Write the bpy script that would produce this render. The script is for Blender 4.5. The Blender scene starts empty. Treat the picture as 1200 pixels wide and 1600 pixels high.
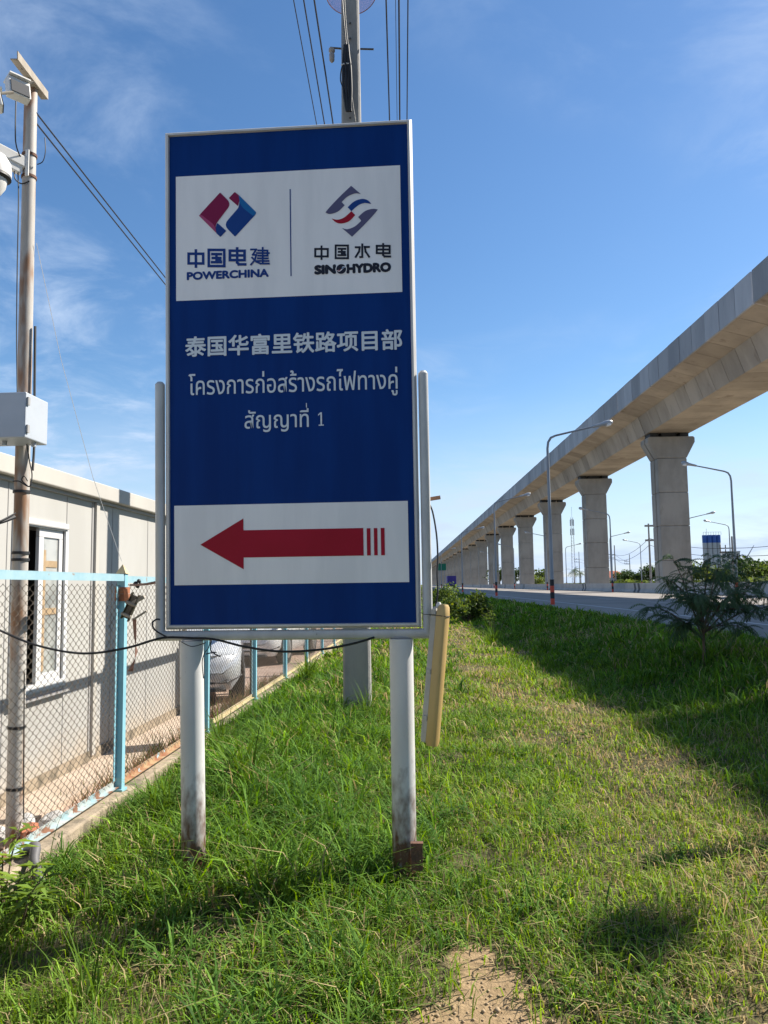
import bpy, math, random
import numpy as np
from mathutils import Vector, Matrix
rad = math.radians
S = bpy.context.scene
COL = S.collection
random.seed(7)
rng = np.random.default_rng(11)

# ------------------------------------------------------------------ camera, sky, sun, exposure
EYE = Vector((0, 0, 1.4))
FPX = 1230.0
cam = bpy.data.cameras.new("camera")
cam_o = bpy.data.objects.new("camera", cam)
COL.objects.link(cam_o)
cam.sensor_fit = 'VERTICAL'
cam.sensor_height = 36.0
cam.sensor_width = 27.0
cam.lens = 36.0 * FPX / 1600.0
cam.clip_start = 0.05
cam.clip_end = 6000
CM = Matrix.Rotation(rad(2.84), 3, 'Z') @ Matrix.Rotation(rad(95.34), 3, 'X') @ Matrix.Rotation(rad(-0.8), 3, 'Z')
cam_o.location = EYE
cam_o.rotation_euler = CM.to_euler()
S.camera = cam_o

SUN = Vector((1.0, 0.5, 1.04)).normalized()
world = bpy.data.worlds.new("World")
S.world = world
world.use_nodes = True
nt = world.node_tree
bg = nt.nodes['Background']
sky = nt.nodes.new('ShaderNodeTexSky')
sky.sky_type = 'NISHITA'
sky.sun_disc = False
sky.sun_elevation = math.asin(SUN.z)
sky.sun_rotation = math.atan2(SUN.x, SUN.y)
sky.altitude = 0
sky.air_density = 1.0
sky.dust_density = 0.3
sky.ozone_density = 3.0
SKY_STRENGTH = 0.085
bg.inputs[1].default_value = SKY_STRENGTH
# thin clouds: noise on the sky direction projected on a high flat layer
tc = nt.nodes.new('ShaderNodeTexCoord')
sep = nt.nodes.new('ShaderNodeSeparateXYZ')
nt.links.new(tc.outputs['Generated'], sep.inputs[0])
def wmath(op, a, b=None, clamp=False):
    n = nt.nodes.new('ShaderNodeMath'); n.operation = op; n.use_clamp = clamp
    for i, v in enumerate((a, b)):
        if v is None: continue
        if isinstance(v, (int, float)): n.inputs[i].default_value = v
        else: nt.links.new(v, n.inputs[i])
    return n.outputs[0]
zc = wmath('ADD', wmath('MAXIMUM', sep.outputs[2], 0.0), 0.12)
cx = wmath('DIVIDE', sep.outputs[0], zc)
cy = wmath('DIVIDE', sep.outputs[1], zc)
comb = nt.nodes.new('ShaderNodeCombineXYZ')
nt.links.new(cx, comb.inputs[0]); nt.links.new(cy, comb.inputs[1])
def wnoise(scale, detail, rough, off):
    m = nt.nodes.new('ShaderNodeMapping'); m.inputs['Location'].default_value = off
    n = nt.nodes.new('ShaderNodeTexNoise')
    n.inputs['Scale'].default_value = scale; n.inputs['Detail'].default_value = detail; n.inputs['Roughness'].default_value = rough
    n.inputs['Distortion'].default_value = 0.5
    nt.links.new(comb.outputs[0], m.inputs[0]); nt.links.new(m.outputs[0], n.inputs[0])
    return n.outputs[0]
def wramp(v, a, b):
    n = nt.nodes.new('ShaderNodeMapRange'); n.interpolation_type = 'SMOOTHSTEP'
    n.inputs['From Min'].default_value = a; n.inputs['From Max'].default_value = b
    nt.links.new(v, n.inputs[0]); return n.outputs[0]
fine = wramp(wnoise(2.6, 7, 0.62, (3.1, 0.7, 0)), 0.42, 0.80)
patch = wramp(wnoise(0.55, 3, 0.5, (1.7, 5.2, 0)), 0.46, 0.68)
# more cloud on the west (left) side, as the bank of cirrus lies there
west = wramp(wmath('ADD', wmath('MULTIPLY', sep.outputs[0], -1.0), wmath('MULTIPLY', sep.outputs[2], -0.25)), -0.12, 0.42)
amount = wmath('MULTIPLY', fine, wmath('ADD', wmath('MULTIPLY', patch, 0.75), wmath('MULTIPLY', west, 0.95)), clamp=True)
lowhaze = wmath('MULTIPLY', wramp(wmath('MULTIPLY', sep.outputs[2], -1.0), -0.26, -0.01), 0.62)
lowcl = wmath('MULTIPLY', wmath('MULTIPLY', wramp(wnoise(0.9, 6, 0.6, (8.3, 2.2, 0)), 0.40, 0.70), wramp(wmath('MULTIPLY', sep.outputs[2], -1.0), -0.28, -0.04)), 0.60)
amount = wmath('ADD', wmath('MULTIPLY', amount, 0.80), wmath('ADD', lowhaze, lowcl), clamp=True)
mixc = nt.nodes.new('ShaderNodeMix'); mixc.data_type = 'RGBA'
nt.links.new(amount, mixc.inputs[0])
hsv = nt.nodes.new('ShaderNodeHueSaturation'); hsv.inputs['Saturation'].default_value = 1.17; hsv.inputs['Value'].default_value = 0.92
nt.links.new(sky.outputs[0], hsv.inputs['Color'])
nt.links.new(hsv.outputs[0], mixc.inputs[6])
mixc.inputs[7].default_value = (3.9, 4.75, 6.1, 1)
nt.links.new(mixc.outputs[2], bg.inputs[0])

sun = bpy.data.lights.new("sun", 'SUN')
sun.energy = 5.0
sun.angle = rad(0.53)
sun.color = (1.0, 0.94, 0.84)
sun_o = bpy.data.objects.new("sun", sun)
COL.objects.link(sun_o)
sun_o.rotation_euler = SUN.to_track_quat('Z', 'Y').to_euler()
sun_o.location = (40, 20, 60)

S.view_settings.view_transform = 'Standard'
S.view_settings.look = 'None'
S.view_settings.exposure = 1.03
S.view_settings.gamma = 1.0
S.cycles.max_bounces = 8
S.cycles.transparent_max_bounces = 8

# ------------------------------------------------------------------ helpers
def at(px, py, Y):
    """world point seen at photograph pixel (px, py) at distance Y along the road"""
    d = CM @ Vector(((px - 600) / FPX, -(py - 800) / FPX, -1))
    return EYE + d * (Y / d.y)

VD = -0.0268                                # the viaduct runs this far to -x per metre
def vp(x, y, z=0.0):                        # viaduct / road frame -> world
    return Vector((x + VD * y, y, z))

def smooth(a, b, v):
    t = np.clip((np.asarray(v, float) - a) / (b - a), 0, 1)   # a > b gives a falling step
    return t * t * (3 - 2 * t)

def vnoise(x, y, scale, seed=0):
    x = np.asarray(x, float) / scale + seed * 17.13; y = np.asarray(y, float) / scale + seed * 9.71
    xi = np.floor(x).astype(np.int64); yi = np.floor(y).astype(np.int64)
    fx = x - xi; fy = y - yi
    fx = fx * fx * (3 - 2 * fx); fy = fy * fy * (3 - 2 * fy)
    def h(a, b):
        n = (a * 374761393 + b * 668265263 + seed * 974711) & 0x7fffffff
        n = ((n ^ (n >> 13)) * 1274126177) & 0x7fffffff
        return ((n ^ (n >> 16)) & 0xffff) / 65535.0
    return (h(xi, yi) * (1 - fx) + h(xi + 1, yi) * fx) * (1 - fy) + (h(xi, yi + 1) * (1 - fx) + h(xi + 1, yi + 1) * fx) * fy

def ground_z(X, Y):
    X = np.asarray(X, float); Y = np.asarray(Y, float)
    Xr = X - VD * Y
    z = 0.46 * smooth(2.0, 5.0, Xr)
    z = z + 0.10 * smooth(2.2, 4.0, Y) * (1 - smooth(1.6, 3.0, X)) * smooth(-2.2, -1.2, X)
    z = z - 0.07 * (1 - smooth(-2.0, -1.1, X)) * smooth(-2.4, -2.0, X) * (1 - .5 * smooth(5, 8, Y))
    near = (1 - smooth(20, 45, Y)) * (1 - smooth(5.0, 5.6, Xr)) * smooth(-2.0, -1.4, X)
    z = z + near * (0.10 * (vnoise(X, Y, 1.3, 3) - 0.5) + 0.05 * (vnoise(X, Y, 0.45, 5) - 0.5))
    z = np.where(X < -2.02, -0.10, z)
    return z

def gz(x, y): return float(ground_z(np.array([x]), np.array([y]))[0])

class MB:
    def __init__(self): self.v = []; self.f = []; self.c = []
    def add(self, vs, fs, col=None):
        n = len(self.v); self.v.extend([tuple(p) for p in vs]); self.f.extend([tuple(i + n for i in f) for f in fs])
        if col is not None: self.c.extend([col] * len(vs))
        return self
    def box(self, x0, x1, y0, y1, z0, z1):
        return self.obox(((x0 + x1) / 2, (y0 + y1) / 2, (z0 + z1) / 2), ((x1 - x0) / 2, (y1 - y0) / 2, (z1 - z0) / 2))
    def obox(self, c, h, R=None):
        c = Vector(c); vs = []
        for sx in (-1, 1):
            for sy in (-1, 1):
                for sz in (-1, 1):
                    p = Vector((sx * h[0], sy * h[1], sz * h[2]))
                    vs.append(c + (R @ p if R else p))
        return self.add(vs, [(0, 1, 3, 2), (4, 6, 7, 5), (0, 4, 5, 1), (2, 3, 7, 6), (0, 2, 6, 4), (1, 5, 7, 3)])
    def tube(self, pts, r, n=8, caps=True):
        pts = [Vector(p) for p in pts]; m = len(pts)
        rs = r if isinstance(r, (list, tuple)) else [r] * m
        t0 = (pts[1] - pts[0]).normalized()
        up = Vector((0, 0, 1)) if abs(t0.z) < 0.9 else Vector((0, 1, 0))
        a = t0.cross(up).normalized(); vs = []
        for i, p in enumerate(pts):
            t = (pts[min(i + 1, m - 1)] - pts[max(i - 1, 0)])
            t = t.normalized() if t.length > 1e-9 else t0
            a = (a - t * a.dot(t)).normalized(); b = t.cross(a)
            k = 1.0
            if 0 < i < m - 1:
                c = (pts[i] - pts[i - 1]).normalized().dot((pts[i + 1] - pts[i]).normalized())
                k = 1.0 / max(0.5, math.sqrt(max(0.0, (1 + c) / 2)))
            side = None
            if k > 1.02:
                bis = ((pts[i] - pts[i - 1]).normalized() - (pts[i + 1] - pts[i]).normalized()).normalized()
                side = bis
            for j in range(n):
                q = 2 * math.pi * j / n
                o = (a * math.cos(q) + b * math.sin(q)) * rs[i]
                if side is not None: o = o + side * (o.dot(side) * (k - 1))
                vs.append(p + o)
        fs = []
        for i in range(m - 1):
            for j in range(n):
                fs.append((i * n + j, i * n + (j + 1) % n, (i + 1) * n + (j + 1) % n, (i + 1) * n + j))
        if caps: fs.append(tuple(range(n))[::-1]); fs.append(tuple((m - 1) * n + j for j in range(n)))
        return self.add(vs, fs)
    def lathe(self, prof, n=16, o=(0, 0, 0), R=None):
        o = Vector(o); vs = []
        for (r, z) in prof:
            for j in range(n):
                q = 2 * math.pi * j / n; p = Vector((r * math.cos(q), r * math.sin(q), z)); vs.append(o + (R @ p if R else p))
        fs = []; m = len(prof)
        for i in range(m - 1):
            for j in range(n): fs.append((i * n + j, i * n + (j + 1) % n, (i + 1) * n + (j + 1) % n, (i + 1) * n + j))
        fs.append(tuple(range(n))[::-1]); fs.append(tuple((m - 1) * n + j for j in range(n)))
        return self.add(vs, fs)
    def prism(self, poly, fn, d0, d1):
        """poly: 2d outline; fn(a, b, d) -> point"""
        n = len(poly); vs = [fn(a, b, d0) for a, b in poly] + [fn(a, b, d1) for a, b in poly]
        fs = [tuple(range(n))[::-1], tuple(range(n, 2 * n))] + [(i, (i + 1) % n, n + (i + 1) % n, n + i) for i in range(n)]
        return self.add(vs, fs)
    def build(self, name, mat, parent=None, smooth_ang=None, bevel=0.0, offset=None):
        me = bpy.data.meshes.new(name)
        off = Vector(offset) if offset is not None else Vector((0, 0, 0))
        me.from_pydata([tuple(Vector(p) - off) for p in self.v], [], self.f)
        if self.c:
            ca = me.color_attributes.new("col", 'FLOAT_COLOR', 'POINT')
            ca.data.foreach_set("color", np.array([(*c, 1.0) for c in self.c], np.float32).ravel())
        return finish(me, name, mat, parent, smooth_ang, bevel)

def fix_normals(me):
    import bmesh
    b = bmesh.new(); b.from_mesh(me); bmesh.ops.recalc_face_normals(b, faces=b.faces); b.to_mesh(me); b.free()

def finish(me, name, mat, parent=None, smooth_ang=None, bevel=0.0, recalc=True):
    if recalc: fix_normals(me)
    for m in (mat if isinstance(mat, (list, tuple)) else [mat]): me.materials.append(m)
    if smooth_ang is not None:
        me.polygons.foreach_set('use_smooth', [True] * len(me.polygons))
        me.set_sharp_from_angle(angle=rad(smooth_ang))
    me.update()
    o = bpy.data.objects.new(name, me); COL.objects.link(o)
    if parent: o.parent = parent
    if bevel:
        b = o.modifiers.new('bevel', 'BEVEL'); b.width = bevel; b.segments = 2; b.limit_method = 'ANGLE'; b.angle_limit = rad(40)
    return o

def np_mesh(name, V, F, mat, col=None, parent=None, smooth_=False):
    """V (n,3), F (m,k) with one k"""
    me = bpy.data.meshes.new(name); k = F.shape[1]
    me.vertices.add(len(V)); me.vertices.foreach_set('co', V.astype(np.float32).ravel())
    me.loops.add(F.size); me.loops.foreach_set('vertex_index', F.astype(np.int32).ravel())
    me.polygons.add(len(F)); me.polygons.foreach_set('loop_start', np.arange(0, F.size, k, dtype=np.int32))
    me.polygons.foreach_set('loop_total', np.full(len(F), k, np.int32))
    if smooth_: me.polygons.foreach_set('use_smooth', np.ones(len(F), bool))
    me.update(calc_edges=True)
    if col is not None:
        ca = me.color_attributes.new("col", 'FLOAT_COLOR', 'POINT')
        c4 = np.ones((len(V), 4), np.float32); c4[:, :3] = col; ca.data.foreach_set('color', c4.ravel())
    me.materials.append(mat)
    o = bpy.data.objects.new(name, me); COL.objects.link(o)
    if parent: o.parent = parent
    return o

def tag(o, label=None, cat=None, group=None, kind=None):
    if label: o['label'] = label
    if cat: o['category'] = cat
    if group: o['group'] = group
    if kind: o['kind'] = kind
    return o

def empty(name, loc, rz=0.0, label=None, cat=None, group=None):
    o = bpy.data.objects.new(name, None); o.empty_display_size = 0.2; o.location = loc; o.rotation_euler = (0, 0, rz)
    COL.objects.link(o); return tag(o, label, cat, group)

KIDS = {}
def copy_tree(o, parent=None):
    c = o.copy(); COL.objects.link(c)
    if parent: c.parent = parent
    for ch in list(o.children): copy_tree(ch, c)
    return c

# ------------------------------------------------------------------ materials
def new_mat(name):
    m = bpy.data.materials.new(name); m.use_nodes = True
    return m, m.node_tree, m.node_tree.nodes['Principled BSDF']

def mk(name, c1, c2=None, scale=3.0, rough=0.6, metal=0.0, bump=0.0, bscale=60.0, zstretch=1.0, lo=0.35, hi=0.65, detail=5, c3=None, s3=40.0, lo3=0.6, hi3=0.75, spec=0.4, coord='Object', rvar=0.0):
    m, t, b = new_mat(name); L = t.links.new
    b.inputs['Roughness'].default_value = rough; b.inputs['Metallic'].default_value = metal
    b.inputs['Specular IOR Level'].default_value = spec
    tcn = t.nodes.new('ShaderNodeTexCoord'); mp = t.nodes.new('ShaderNodeMapping'); L(tcn.outputs[coord], mp.inputs[0])
    mp.inputs['Scale'].default_value = (1, 1, zstretch)
    def noise(s, d):
        n = t.nodes.new('ShaderNodeTexNoise'); n.inputs['Scale'].default_value = s; n.inputs['Detail'].default_value = d
        n.inputs['Roughness'].default_value = 0.6; L(mp.outputs[0], n.inputs[0]); return n.outputs[0]
    def rng_(v, a, bb):
        r = t.nodes.new('ShaderNodeMapRange'); r.interpolation_type = 'SMOOTHSTEP'
        r.inputs['From Min'].default_value = a; r.inputs['From Max'].default_value = bb; L(v, r.inputs[0]); return r.outputs[0]
    cur = None
    if c2 is not None:
        mx = t.nodes.new('ShaderNodeMix'); mx.data_type = 'RGBA'; mx.inputs[6].default_value = (*c1, 1); mx.inputs[7].default_value = (*c2, 1)
        nv = noise(scale, detail); L(rng_(nv, lo, hi), mx.inputs[0]); cur = mx.outputs[2]
        if rvar:
            r = t.nodes.new('ShaderNodeMapRange'); r.inputs['To Min'].default_value = rough - rvar; r.inputs['To Max'].default_value = rough + rvar
            L(nv, r.inputs[0]); L(r.outputs[0], b.inputs['Roughness'])
    if c3 is not None:
        mx = t.nodes.new('ShaderNodeMix'); mx.data_type = 'RGBA'; mx.inputs[7].default_value = (*c3, 1)
        if cur is not None: L(cur, mx.inputs[6])
        else: mx.inputs[6].default_value = (*c1, 1)
        L(rng_(noise(s3, 3), lo3, hi3), mx.inputs[0]); cur = mx.outputs[2]
    if cur is not None: L(cur, b.inputs['Base Color'])
    else: b.inputs['Base Color'].default_value = (*c1, 1)
    if bump:
        bp = t.nodes.new('ShaderNodeBump'); bp.inputs['Strength'].default_value = bump; bp.inputs['Distance'].default_value = 0.02
        L(noise(bscale, 6), bp.inputs['Height']); L(bp.outputs[0], b.inputs['Normal'])
    return m

def add_zone(m, c, z0, z1, nscale=14.0, amp=0.25, zst=0.5):
    """stain on the part of a thing between heights z0 (full) and z1 (none), with a ragged edge"""
    t = m.node_tree; b = t.nodes['Principled BSDF']; L = t.links.new
    tcn = t.nodes.new('ShaderNodeTexCoord'); sp = t.nodes.new('ShaderNodeSeparateXYZ'); L(tcn.outputs['Object'], sp.inputs[0])
    mp = t.nodes.new('ShaderNodeMapping'); mp.inputs['Scale'].default_value = (1, 1, zst); L(tcn.outputs['Object'], mp.inputs[0])
    n = t.nodes.new('ShaderNodeTexNoise'); n.inputs['Scale'].default_value = nscale; n.inputs['Detail'].default_value = 6; L(mp.outputs[0], n.inputs[0])
    ma = t.nodes.new('ShaderNodeMath'); ma.operation = 'MULTIPLY_ADD'; ma.inputs[1].default_value = amp * 2; ma.inputs[2].default_value = -amp; L(n.outputs[0], ma.inputs[0])
    ad = t.nodes.new('ShaderNodeMath'); ad.operation = 'ADD'; L(sp.outputs[2], ad.inputs[0]); L(ma.outputs[0], ad.inputs[1])
    r = t.nodes.new('ShaderNodeMapRange'); r.inputs['From Min'].default_value = z1; r.inputs['From Max'].default_value = z0; L(ad.outputs[0], r.inputs[0])
    mx = t.nodes.new('ShaderNodeMix'); mx.data_type = 'RGBA'; mx.inputs[7].default_value = (*c, 1)
    old = b.inputs['Base Color']
    if old.is_linked: src = old.links[0].from_socket; L(src, mx.inputs[6])
    else: mx.inputs[6].default_value = old.default_value[:]
    L(r.outputs[0], mx.inputs[0]); L(mx.outputs[2], old)
    return m

def leaf_mat(name, trans=0.35, rough=0.55, spec=0.2):
    m, t, b = new_mat(name); L = t.links.new
    a = t.nodes.new('ShaderNodeAttribute'); a.attribute_name = 'col'
    L(a.outputs['Color'], b.inputs['Base Color']); b.inputs['Roughness'].default_value = rough; b.inputs['Specular IOR Level'].default_value = spec
    tr = t.nodes.new('ShaderNodeBsdfTranslucent')
    hs = t.nodes.new('ShaderNodeHueSaturation'); hs.inputs['Saturation'].default_value = 1.15; hs.inputs['Value'].default_value = 1.5; hs.inputs['Hue'].default_value = 0.485
    L(a.outputs['Color'], hs.inputs['Color']); L(hs.outputs[0], tr.inputs['Color'])
    mx = t.nodes.new('ShaderNodeMixShader'); mx.inputs[0].default_value = trans
    L(b.outputs[0], mx.inputs[1]); L(tr.outputs[0], mx.inputs[2]); L(mx.outputs[0], t.nodes['Material Output'].inputs['Surface'])
    return m

M = {}
M['board'] = mk('board_blue', (0.0022, 0.034, 0.178), (0.0012, 0.026, 0.145), scale=7, zstretch=0.12, rough=0.5, spec=0.10, c3=(0.05, 0.09, 0.2), s3=90, lo3=0.78, hi3=0.84)
M['vinyl_white'] = mk('vinyl_white', (0.82, 0.80, 0.79), (0.74, 0.725, 0.72), scale=6.0, zstretch=0.15, rough=0.5, spec=0.25)
M['vinyl_pale'] = mk('vinyl_pale', (0.62, 0.66, 0.70), rough=0.5, spec=0.25)
M['vinyl_red'] = mk('vinyl_red', (0.36, 0.008, 0.028), (0.32, 0.007, 0.022), scale=3, rough=0.45, spec=0.15)
M['vinyl_navy'] = mk('vinyl_navy', (0.014, 0.045, 0.20), rough=0.45, spec=0.15)
M['vinyl_black'] = mk('vinyl_black', (0.02, 0.022, 0.035), rough=0.5, spec=0.15)
M['vinyl_slate'] = mk('vinyl_slate', (0.10, 0.095, 0.175), rough=0.5, spec=0.15)
M['vinyl_crimson'] = mk('vinyl_crimson', (0.21, 0.012, 0.06), rough=0.5, spec=0.15)
M['vinyl_rose'] = mk('vinyl_rose', (0.36, 0.06, 0.15), rough=0.5, spec=0.15)
M['vinyl_azure'] = mk('vinyl_azure', (0.012, 0.13, 0.34), rough=0.5, spec=0.15)
M['vinyl_blue'] = mk('vinyl_blue', (0.01, 0.05, 0.22), rough=0.5, spec=0.15)
M['alu'] = mk('anodised_frame', (0.58, 0.56, 0.53), (0.50, 0.48, 0.46), scale=5, rough=0.45, metal=0.15, zstretch=0.3)
M['galv'] = mk('painted_tube', (0.52, 0.52, 0.51), (0.42, 0.42, 0.42), scale=6, rough=0.5, metal=0.1, c3=(0.16, 0.15, 0.14), s3=55, lo3=0.70, hi3=0.78, zstretch=0.5)
M['leg'] = mk('leg_paint', (0.60, 0.59, 0.57), (0.50, 0.50, 0.49), scale=4, rough=0.5, zstretch=0.4, c3=(0.13, 0.11, 0.10), s3=70, lo3=0.70, hi3=0.76)
add_zone(M['leg'], (0.10, 0.046, 0.026), 0.08, 0.44, nscale=34, amp=0.34, zst=0.5)
M['rust'] = mk('rust', (0.16, 0.075, 0.045), (0.09, 0.05, 0.035), scale=18, rough=0.85, bump=0.3)
M['fence'] = mk('fence_blue', (0.20, 0.41, 0.49), (0.24, 0.46, 0.54), scale=4, rough=0.5, c3=(0.30, 0.22, 0.16), s3=22, lo3=0.70, hi3=0.76, zstretch=0.6)
M['fence_white'] = mk('fence_worn', (0.408, 0.425, 0.399), (0.255, 0.374, 0.408), scale=9, rough=0.6, c3=(0.221, 0.111, 0.068), s3=11, lo3=0.52, hi3=0.60)
M['fence_top'] = mk('fence_faded', (0.289, 0.425, 0.476), (0.230, 0.383, 0.442), scale=9, rough=0.6, c3=(0.255, 0.170, 0.119), s3=13, lo3=0.64, hi3=0.70)
M['rail_rust'] = mk('rail_rusty', (0.255, 0.102, 0.051), (0.391, 0.272, 0.153), scale=9, rough=0.8, c3=(0.340, 0.468, 0.510), s3=12, lo3=0.66, hi3=0.7)
M['rail_cream'] = mk('rail_faded', (0.480, 0.400, 0.240), (0.384, 0.304, 0.176), scale=9, rough=0.8)
M['wire'] = mk('mesh_wire', (0.14, 0.125, 0.105), (0.19, 0.15, 0.115), scale=5, rough=0.6, metal=0.3)
M['black'] = mk('black_rubber', (0.018, 0.018, 0.02), rough=0.55)
M['cable'] = mk('overhead_cable', (0.02, 0.022, 0.03), rough=0.6)
M['wall'] = mk('wall_panel', (0.410, 0.398, 0.373), (0.373, 0.361, 0.336), scale=1.2, rough=0.6, zstretch=0.4, c3=(0.353, 0.328, 0.295), s3=8, lo3=0.66, hi3=0.85)
add_zone(M['wall'], (0.42, 0.35, 0.27), -0.05, 0.35, nscale=5, amp=0.2, zst=1)
M['trim'] = mk('wall_trim', (0.464, 0.436, 0.388), (0.416, 0.392, 0.352), scale=1.5, rough=0.5, zstretch=0.5)
M['seam'] = mk('seam_grey', (0.30, 0.29, 0.28), rough=0.6)
M['white_frame'] = mk('window_white', (0.544, 0.544, 0.544), rough=0.4)
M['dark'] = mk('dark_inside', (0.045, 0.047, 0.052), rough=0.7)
M['grey_metal'] = mk('cabinet_grey', (0.399, 0.427, 0.465), (0.361, 0.389, 0.427), scale=3, rough=0.45)
M['cam_white'] = mk('device_white', (0.624, 0.608, 0.576), rough=0.4)
M['angle'] = mk('angle_iron', (0.357, 0.315, 0.255), (0.272, 0.230, 0.178), scale=12, rough=0.6)
M['pole'] = mk('rusty_pole', (0.442, 0.425, 0.399), (0.340, 0.306, 0.264), scale=5, rough=0.6, zstretch=0.25, c3=(0.255, 0.136, 0.072), s3=7, lo3=0.47, hi3=0.62)
M['concrete'] = mk('viaduct_concrete', (0.33, 0.315, 0.285), (0.235, 0.225, 0.205), scale=0.35, rough=0.85, bump=0.15, bscale=8, zstretch=.5, c3=(0.18, 0.165, 0.145), s3=1.1, lo3=0.58, hi3=0.80)
M['parapet'] = None
M['pole_con'] = mk('pole_concrete', (0.30, 0.29, 0.27), (0.22, 0.21, 0.20), scale=3.5, rough=0.85, bump=0.25, bscale=50, zstretch=0.4, c3=(0.42, 0.40, 0.37), s3=14, lo3=0.68, hi3=0.8)
M['kerb'] = mk('kerb_concrete', (0.357, 0.289, 0.208), (0.264, 0.212, 0.153), scale=3, rough=0.9, bump=0.5, bscale=40, c3=(0.13, 0.11, 0.08), s3=6, lo3=0.48, hi3=0.70)
M['barrier'] = mk('barrier_concrete', (0.396, 0.378, 0.351), (0.324, 0.310, 0.288), scale=0.8, rough=0.85, c3=(0.225, 0.216, 0.198), s3=2.5, lo3=0.62, hi3=0.8)
M['asphalt'] = mk('road_concrete', (0.255, 0.225, 0.196), (0.200, 0.178, 0.157), scale=0.25, rough=0.85, bump=0.1, bscale=30, c3=(0.145, 0.132, 0.119), s3=0.7, lo3=0.6, hi3=0.8)
M['paint'] = mk('road_paint', (0.52, 0.51, 0.48), (0.40, 0.39, 0.37), scale=3, rough=0.8)
M['median'] = mk('median_sand', (0.306, 0.246, 0.170), (0.212, 0.170, 0.119), scale=0.4, rough=0.95)
M['yard'] = None
M['lamp_pole'] = mk('galvanised_lamp', (0.27, 0.30, 0.33), (0.22, 0.24, 0.27), scale=3, rough=0.5, metal=0.35, zstretch=0.2)
M['lamp_head'] = mk('lamp_head', (0.36, 0.38, 0.40), rough=0.35, metal=0.2)
M['lamp_glass'] = mk('lamp_glass', (0.75, 0.77, 0.78), rough=0.12)
M['band_red'] = mk('band_red', (0.62, 0.07, 0.035), rough=0.5)
M['tube_yellow'] = mk('yellowed_diffuser', (0.541, 0.377, 0.156), (0.492, 0.328, 0.123), scale=5, rough=0.4, zstretch=0.4, c3=(0.180, 0.115, 0.049), s3=26, lo3=0.72, hi3=0.80)
M['tube_grey'] = mk('fixture_grey', (0.46, 0.44, 0.40), (0.38, 0.36, 0.32), scale=8, rough=0.55)
M['strap'] = mk('strap_orange', (0.34, 0.13, 0.06), (0.22, 0.09, 0.05), scale=20, rough=0.8)
M['rope'] = mk('old_rope', (0.24, 0.13, 0.10), (0.16, 0.09, 0.07), scale=30, rough=0.9)
M['steel_dark'] = mk('buckle_steel', (0.07, 0.065, 0.055), (0.14, 0.115, 0.09), scale=15, rough=0.5, metal=0.6)
M['leaf'] = leaf_mat('leaf')
M['grass'] = leaf_mat('grass_blade', 0.30, 0.6, 0.07)
M['bark'] = mk('bark', (0.16, 0.11, 0.075), (0.09, 0.065, 0.045), scale=8, rough=0.9, bump=0.4, zstretch=0.3)
M['silver'] = mk('car_silver', (0.60, 0.61, 0.63), rough=0.25, metal=0.25, spec=0.6)
M['car_white'] = mk('car_white', (0.75, 0.75, 0.74), rough=0.3)
M['car_glass'] = mk('car_glass', (0.015, 0.018, 0.02), rough=0.06, spec=0.8)
M['tyre'] = mk('tyre', (0.02, 0.02, 0.02), rough=0.85)
M['alloy'] = mk('alloy', (0.45, 0.45, 0.46), rough=0.35, metal=0.7)
M['headlight'] = mk('headlight', (0.62, 0.64, 0.66), rough=0.08, spec=0.8)
M['tail_red'] = mk('tail_red', (0.35, 0.01, 0.01), rough=0.25)
M['purple'] = mk('truck_purple', (0.055, 0.035, 0.24), (0.045, 0.03, 0.20), scale=2, rough=0.5)
M['road_green'] = mk('road_sign_green', (0.0, 0.16, 0.085), rough=0.5)
M['roof_red'] = mk('roof_tile', (0.46, 0.13, 0.07), (0.38, 0.10, 0.05), scale=2, rough=0.8)
M['house'] = mk('house_wall', (0.62, 0.55, 0.48), rough=0.8)
M['silo_white'] = mk('silo_white', (0.510, 0.510, 0.510), (0.442, 0.442, 0.442), scale=0.6, rough=0.5, zstretch=0.3)
M['silo_blue'] = mk('silo_blue', (0.03, 0.10, 0.38), (0.04, 0.13, 0.42), scale=0.5, rough=0.5)
M['shed'] = mk('shed_wall', (0.45, 0.46, 0.47), (0.38, 0.39, 0.40), scale=0.5, rough=0.7)
M['tower'] = mk('tower_steel', (0.42, 0.44, 0.46), rough=0.5, metal=0.3)
M['insul'] = mk('insulator', (0.30, 0.27, 0.25), rough=0.3)
M['rubble'] = mk('rubble', (0.476, 0.468, 0.451), (0.340, 0.323, 0.306), scale=9, rough=0.95, bump=0.6, bscale=25)
M['brick'] = mk('brick_orange', (0.46, 0.17, 0.085), (0.36, 0.13, 0.07), scale=12, rough=0.9, bump=0.4)
M['hose'] = mk('hose_grey', (0.09, 0.09, 0.10), (0.14, 0.13, 0.13), scale=8, rough=0.6)

def glass_mat(name, col, rough=0.03, tr=0.9, alpha=1.0):
    m, t, b = new_mat(name)
    b.inputs['Base Color'].default_value = (*col, 1); b.inputs['Roughness'].default_value = rough
    b.inputs['Transmission Weight'].default_value = tr; b.inputs['IOR'].default_value = 1.45
    b.inputs['Alpha'].default_value = alpha
    return m
M['pane'] = mk('window_pane', (0.22, 0.23, 0.22), (0.40, 0.40, 0.38), scale=3.5, rough=0.08, spec=0.7)
M['pink_film'] = glass_mat('pink_film', (0.55, 0.35, 0.5), 0.3, 0.35, 0.30)

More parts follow.
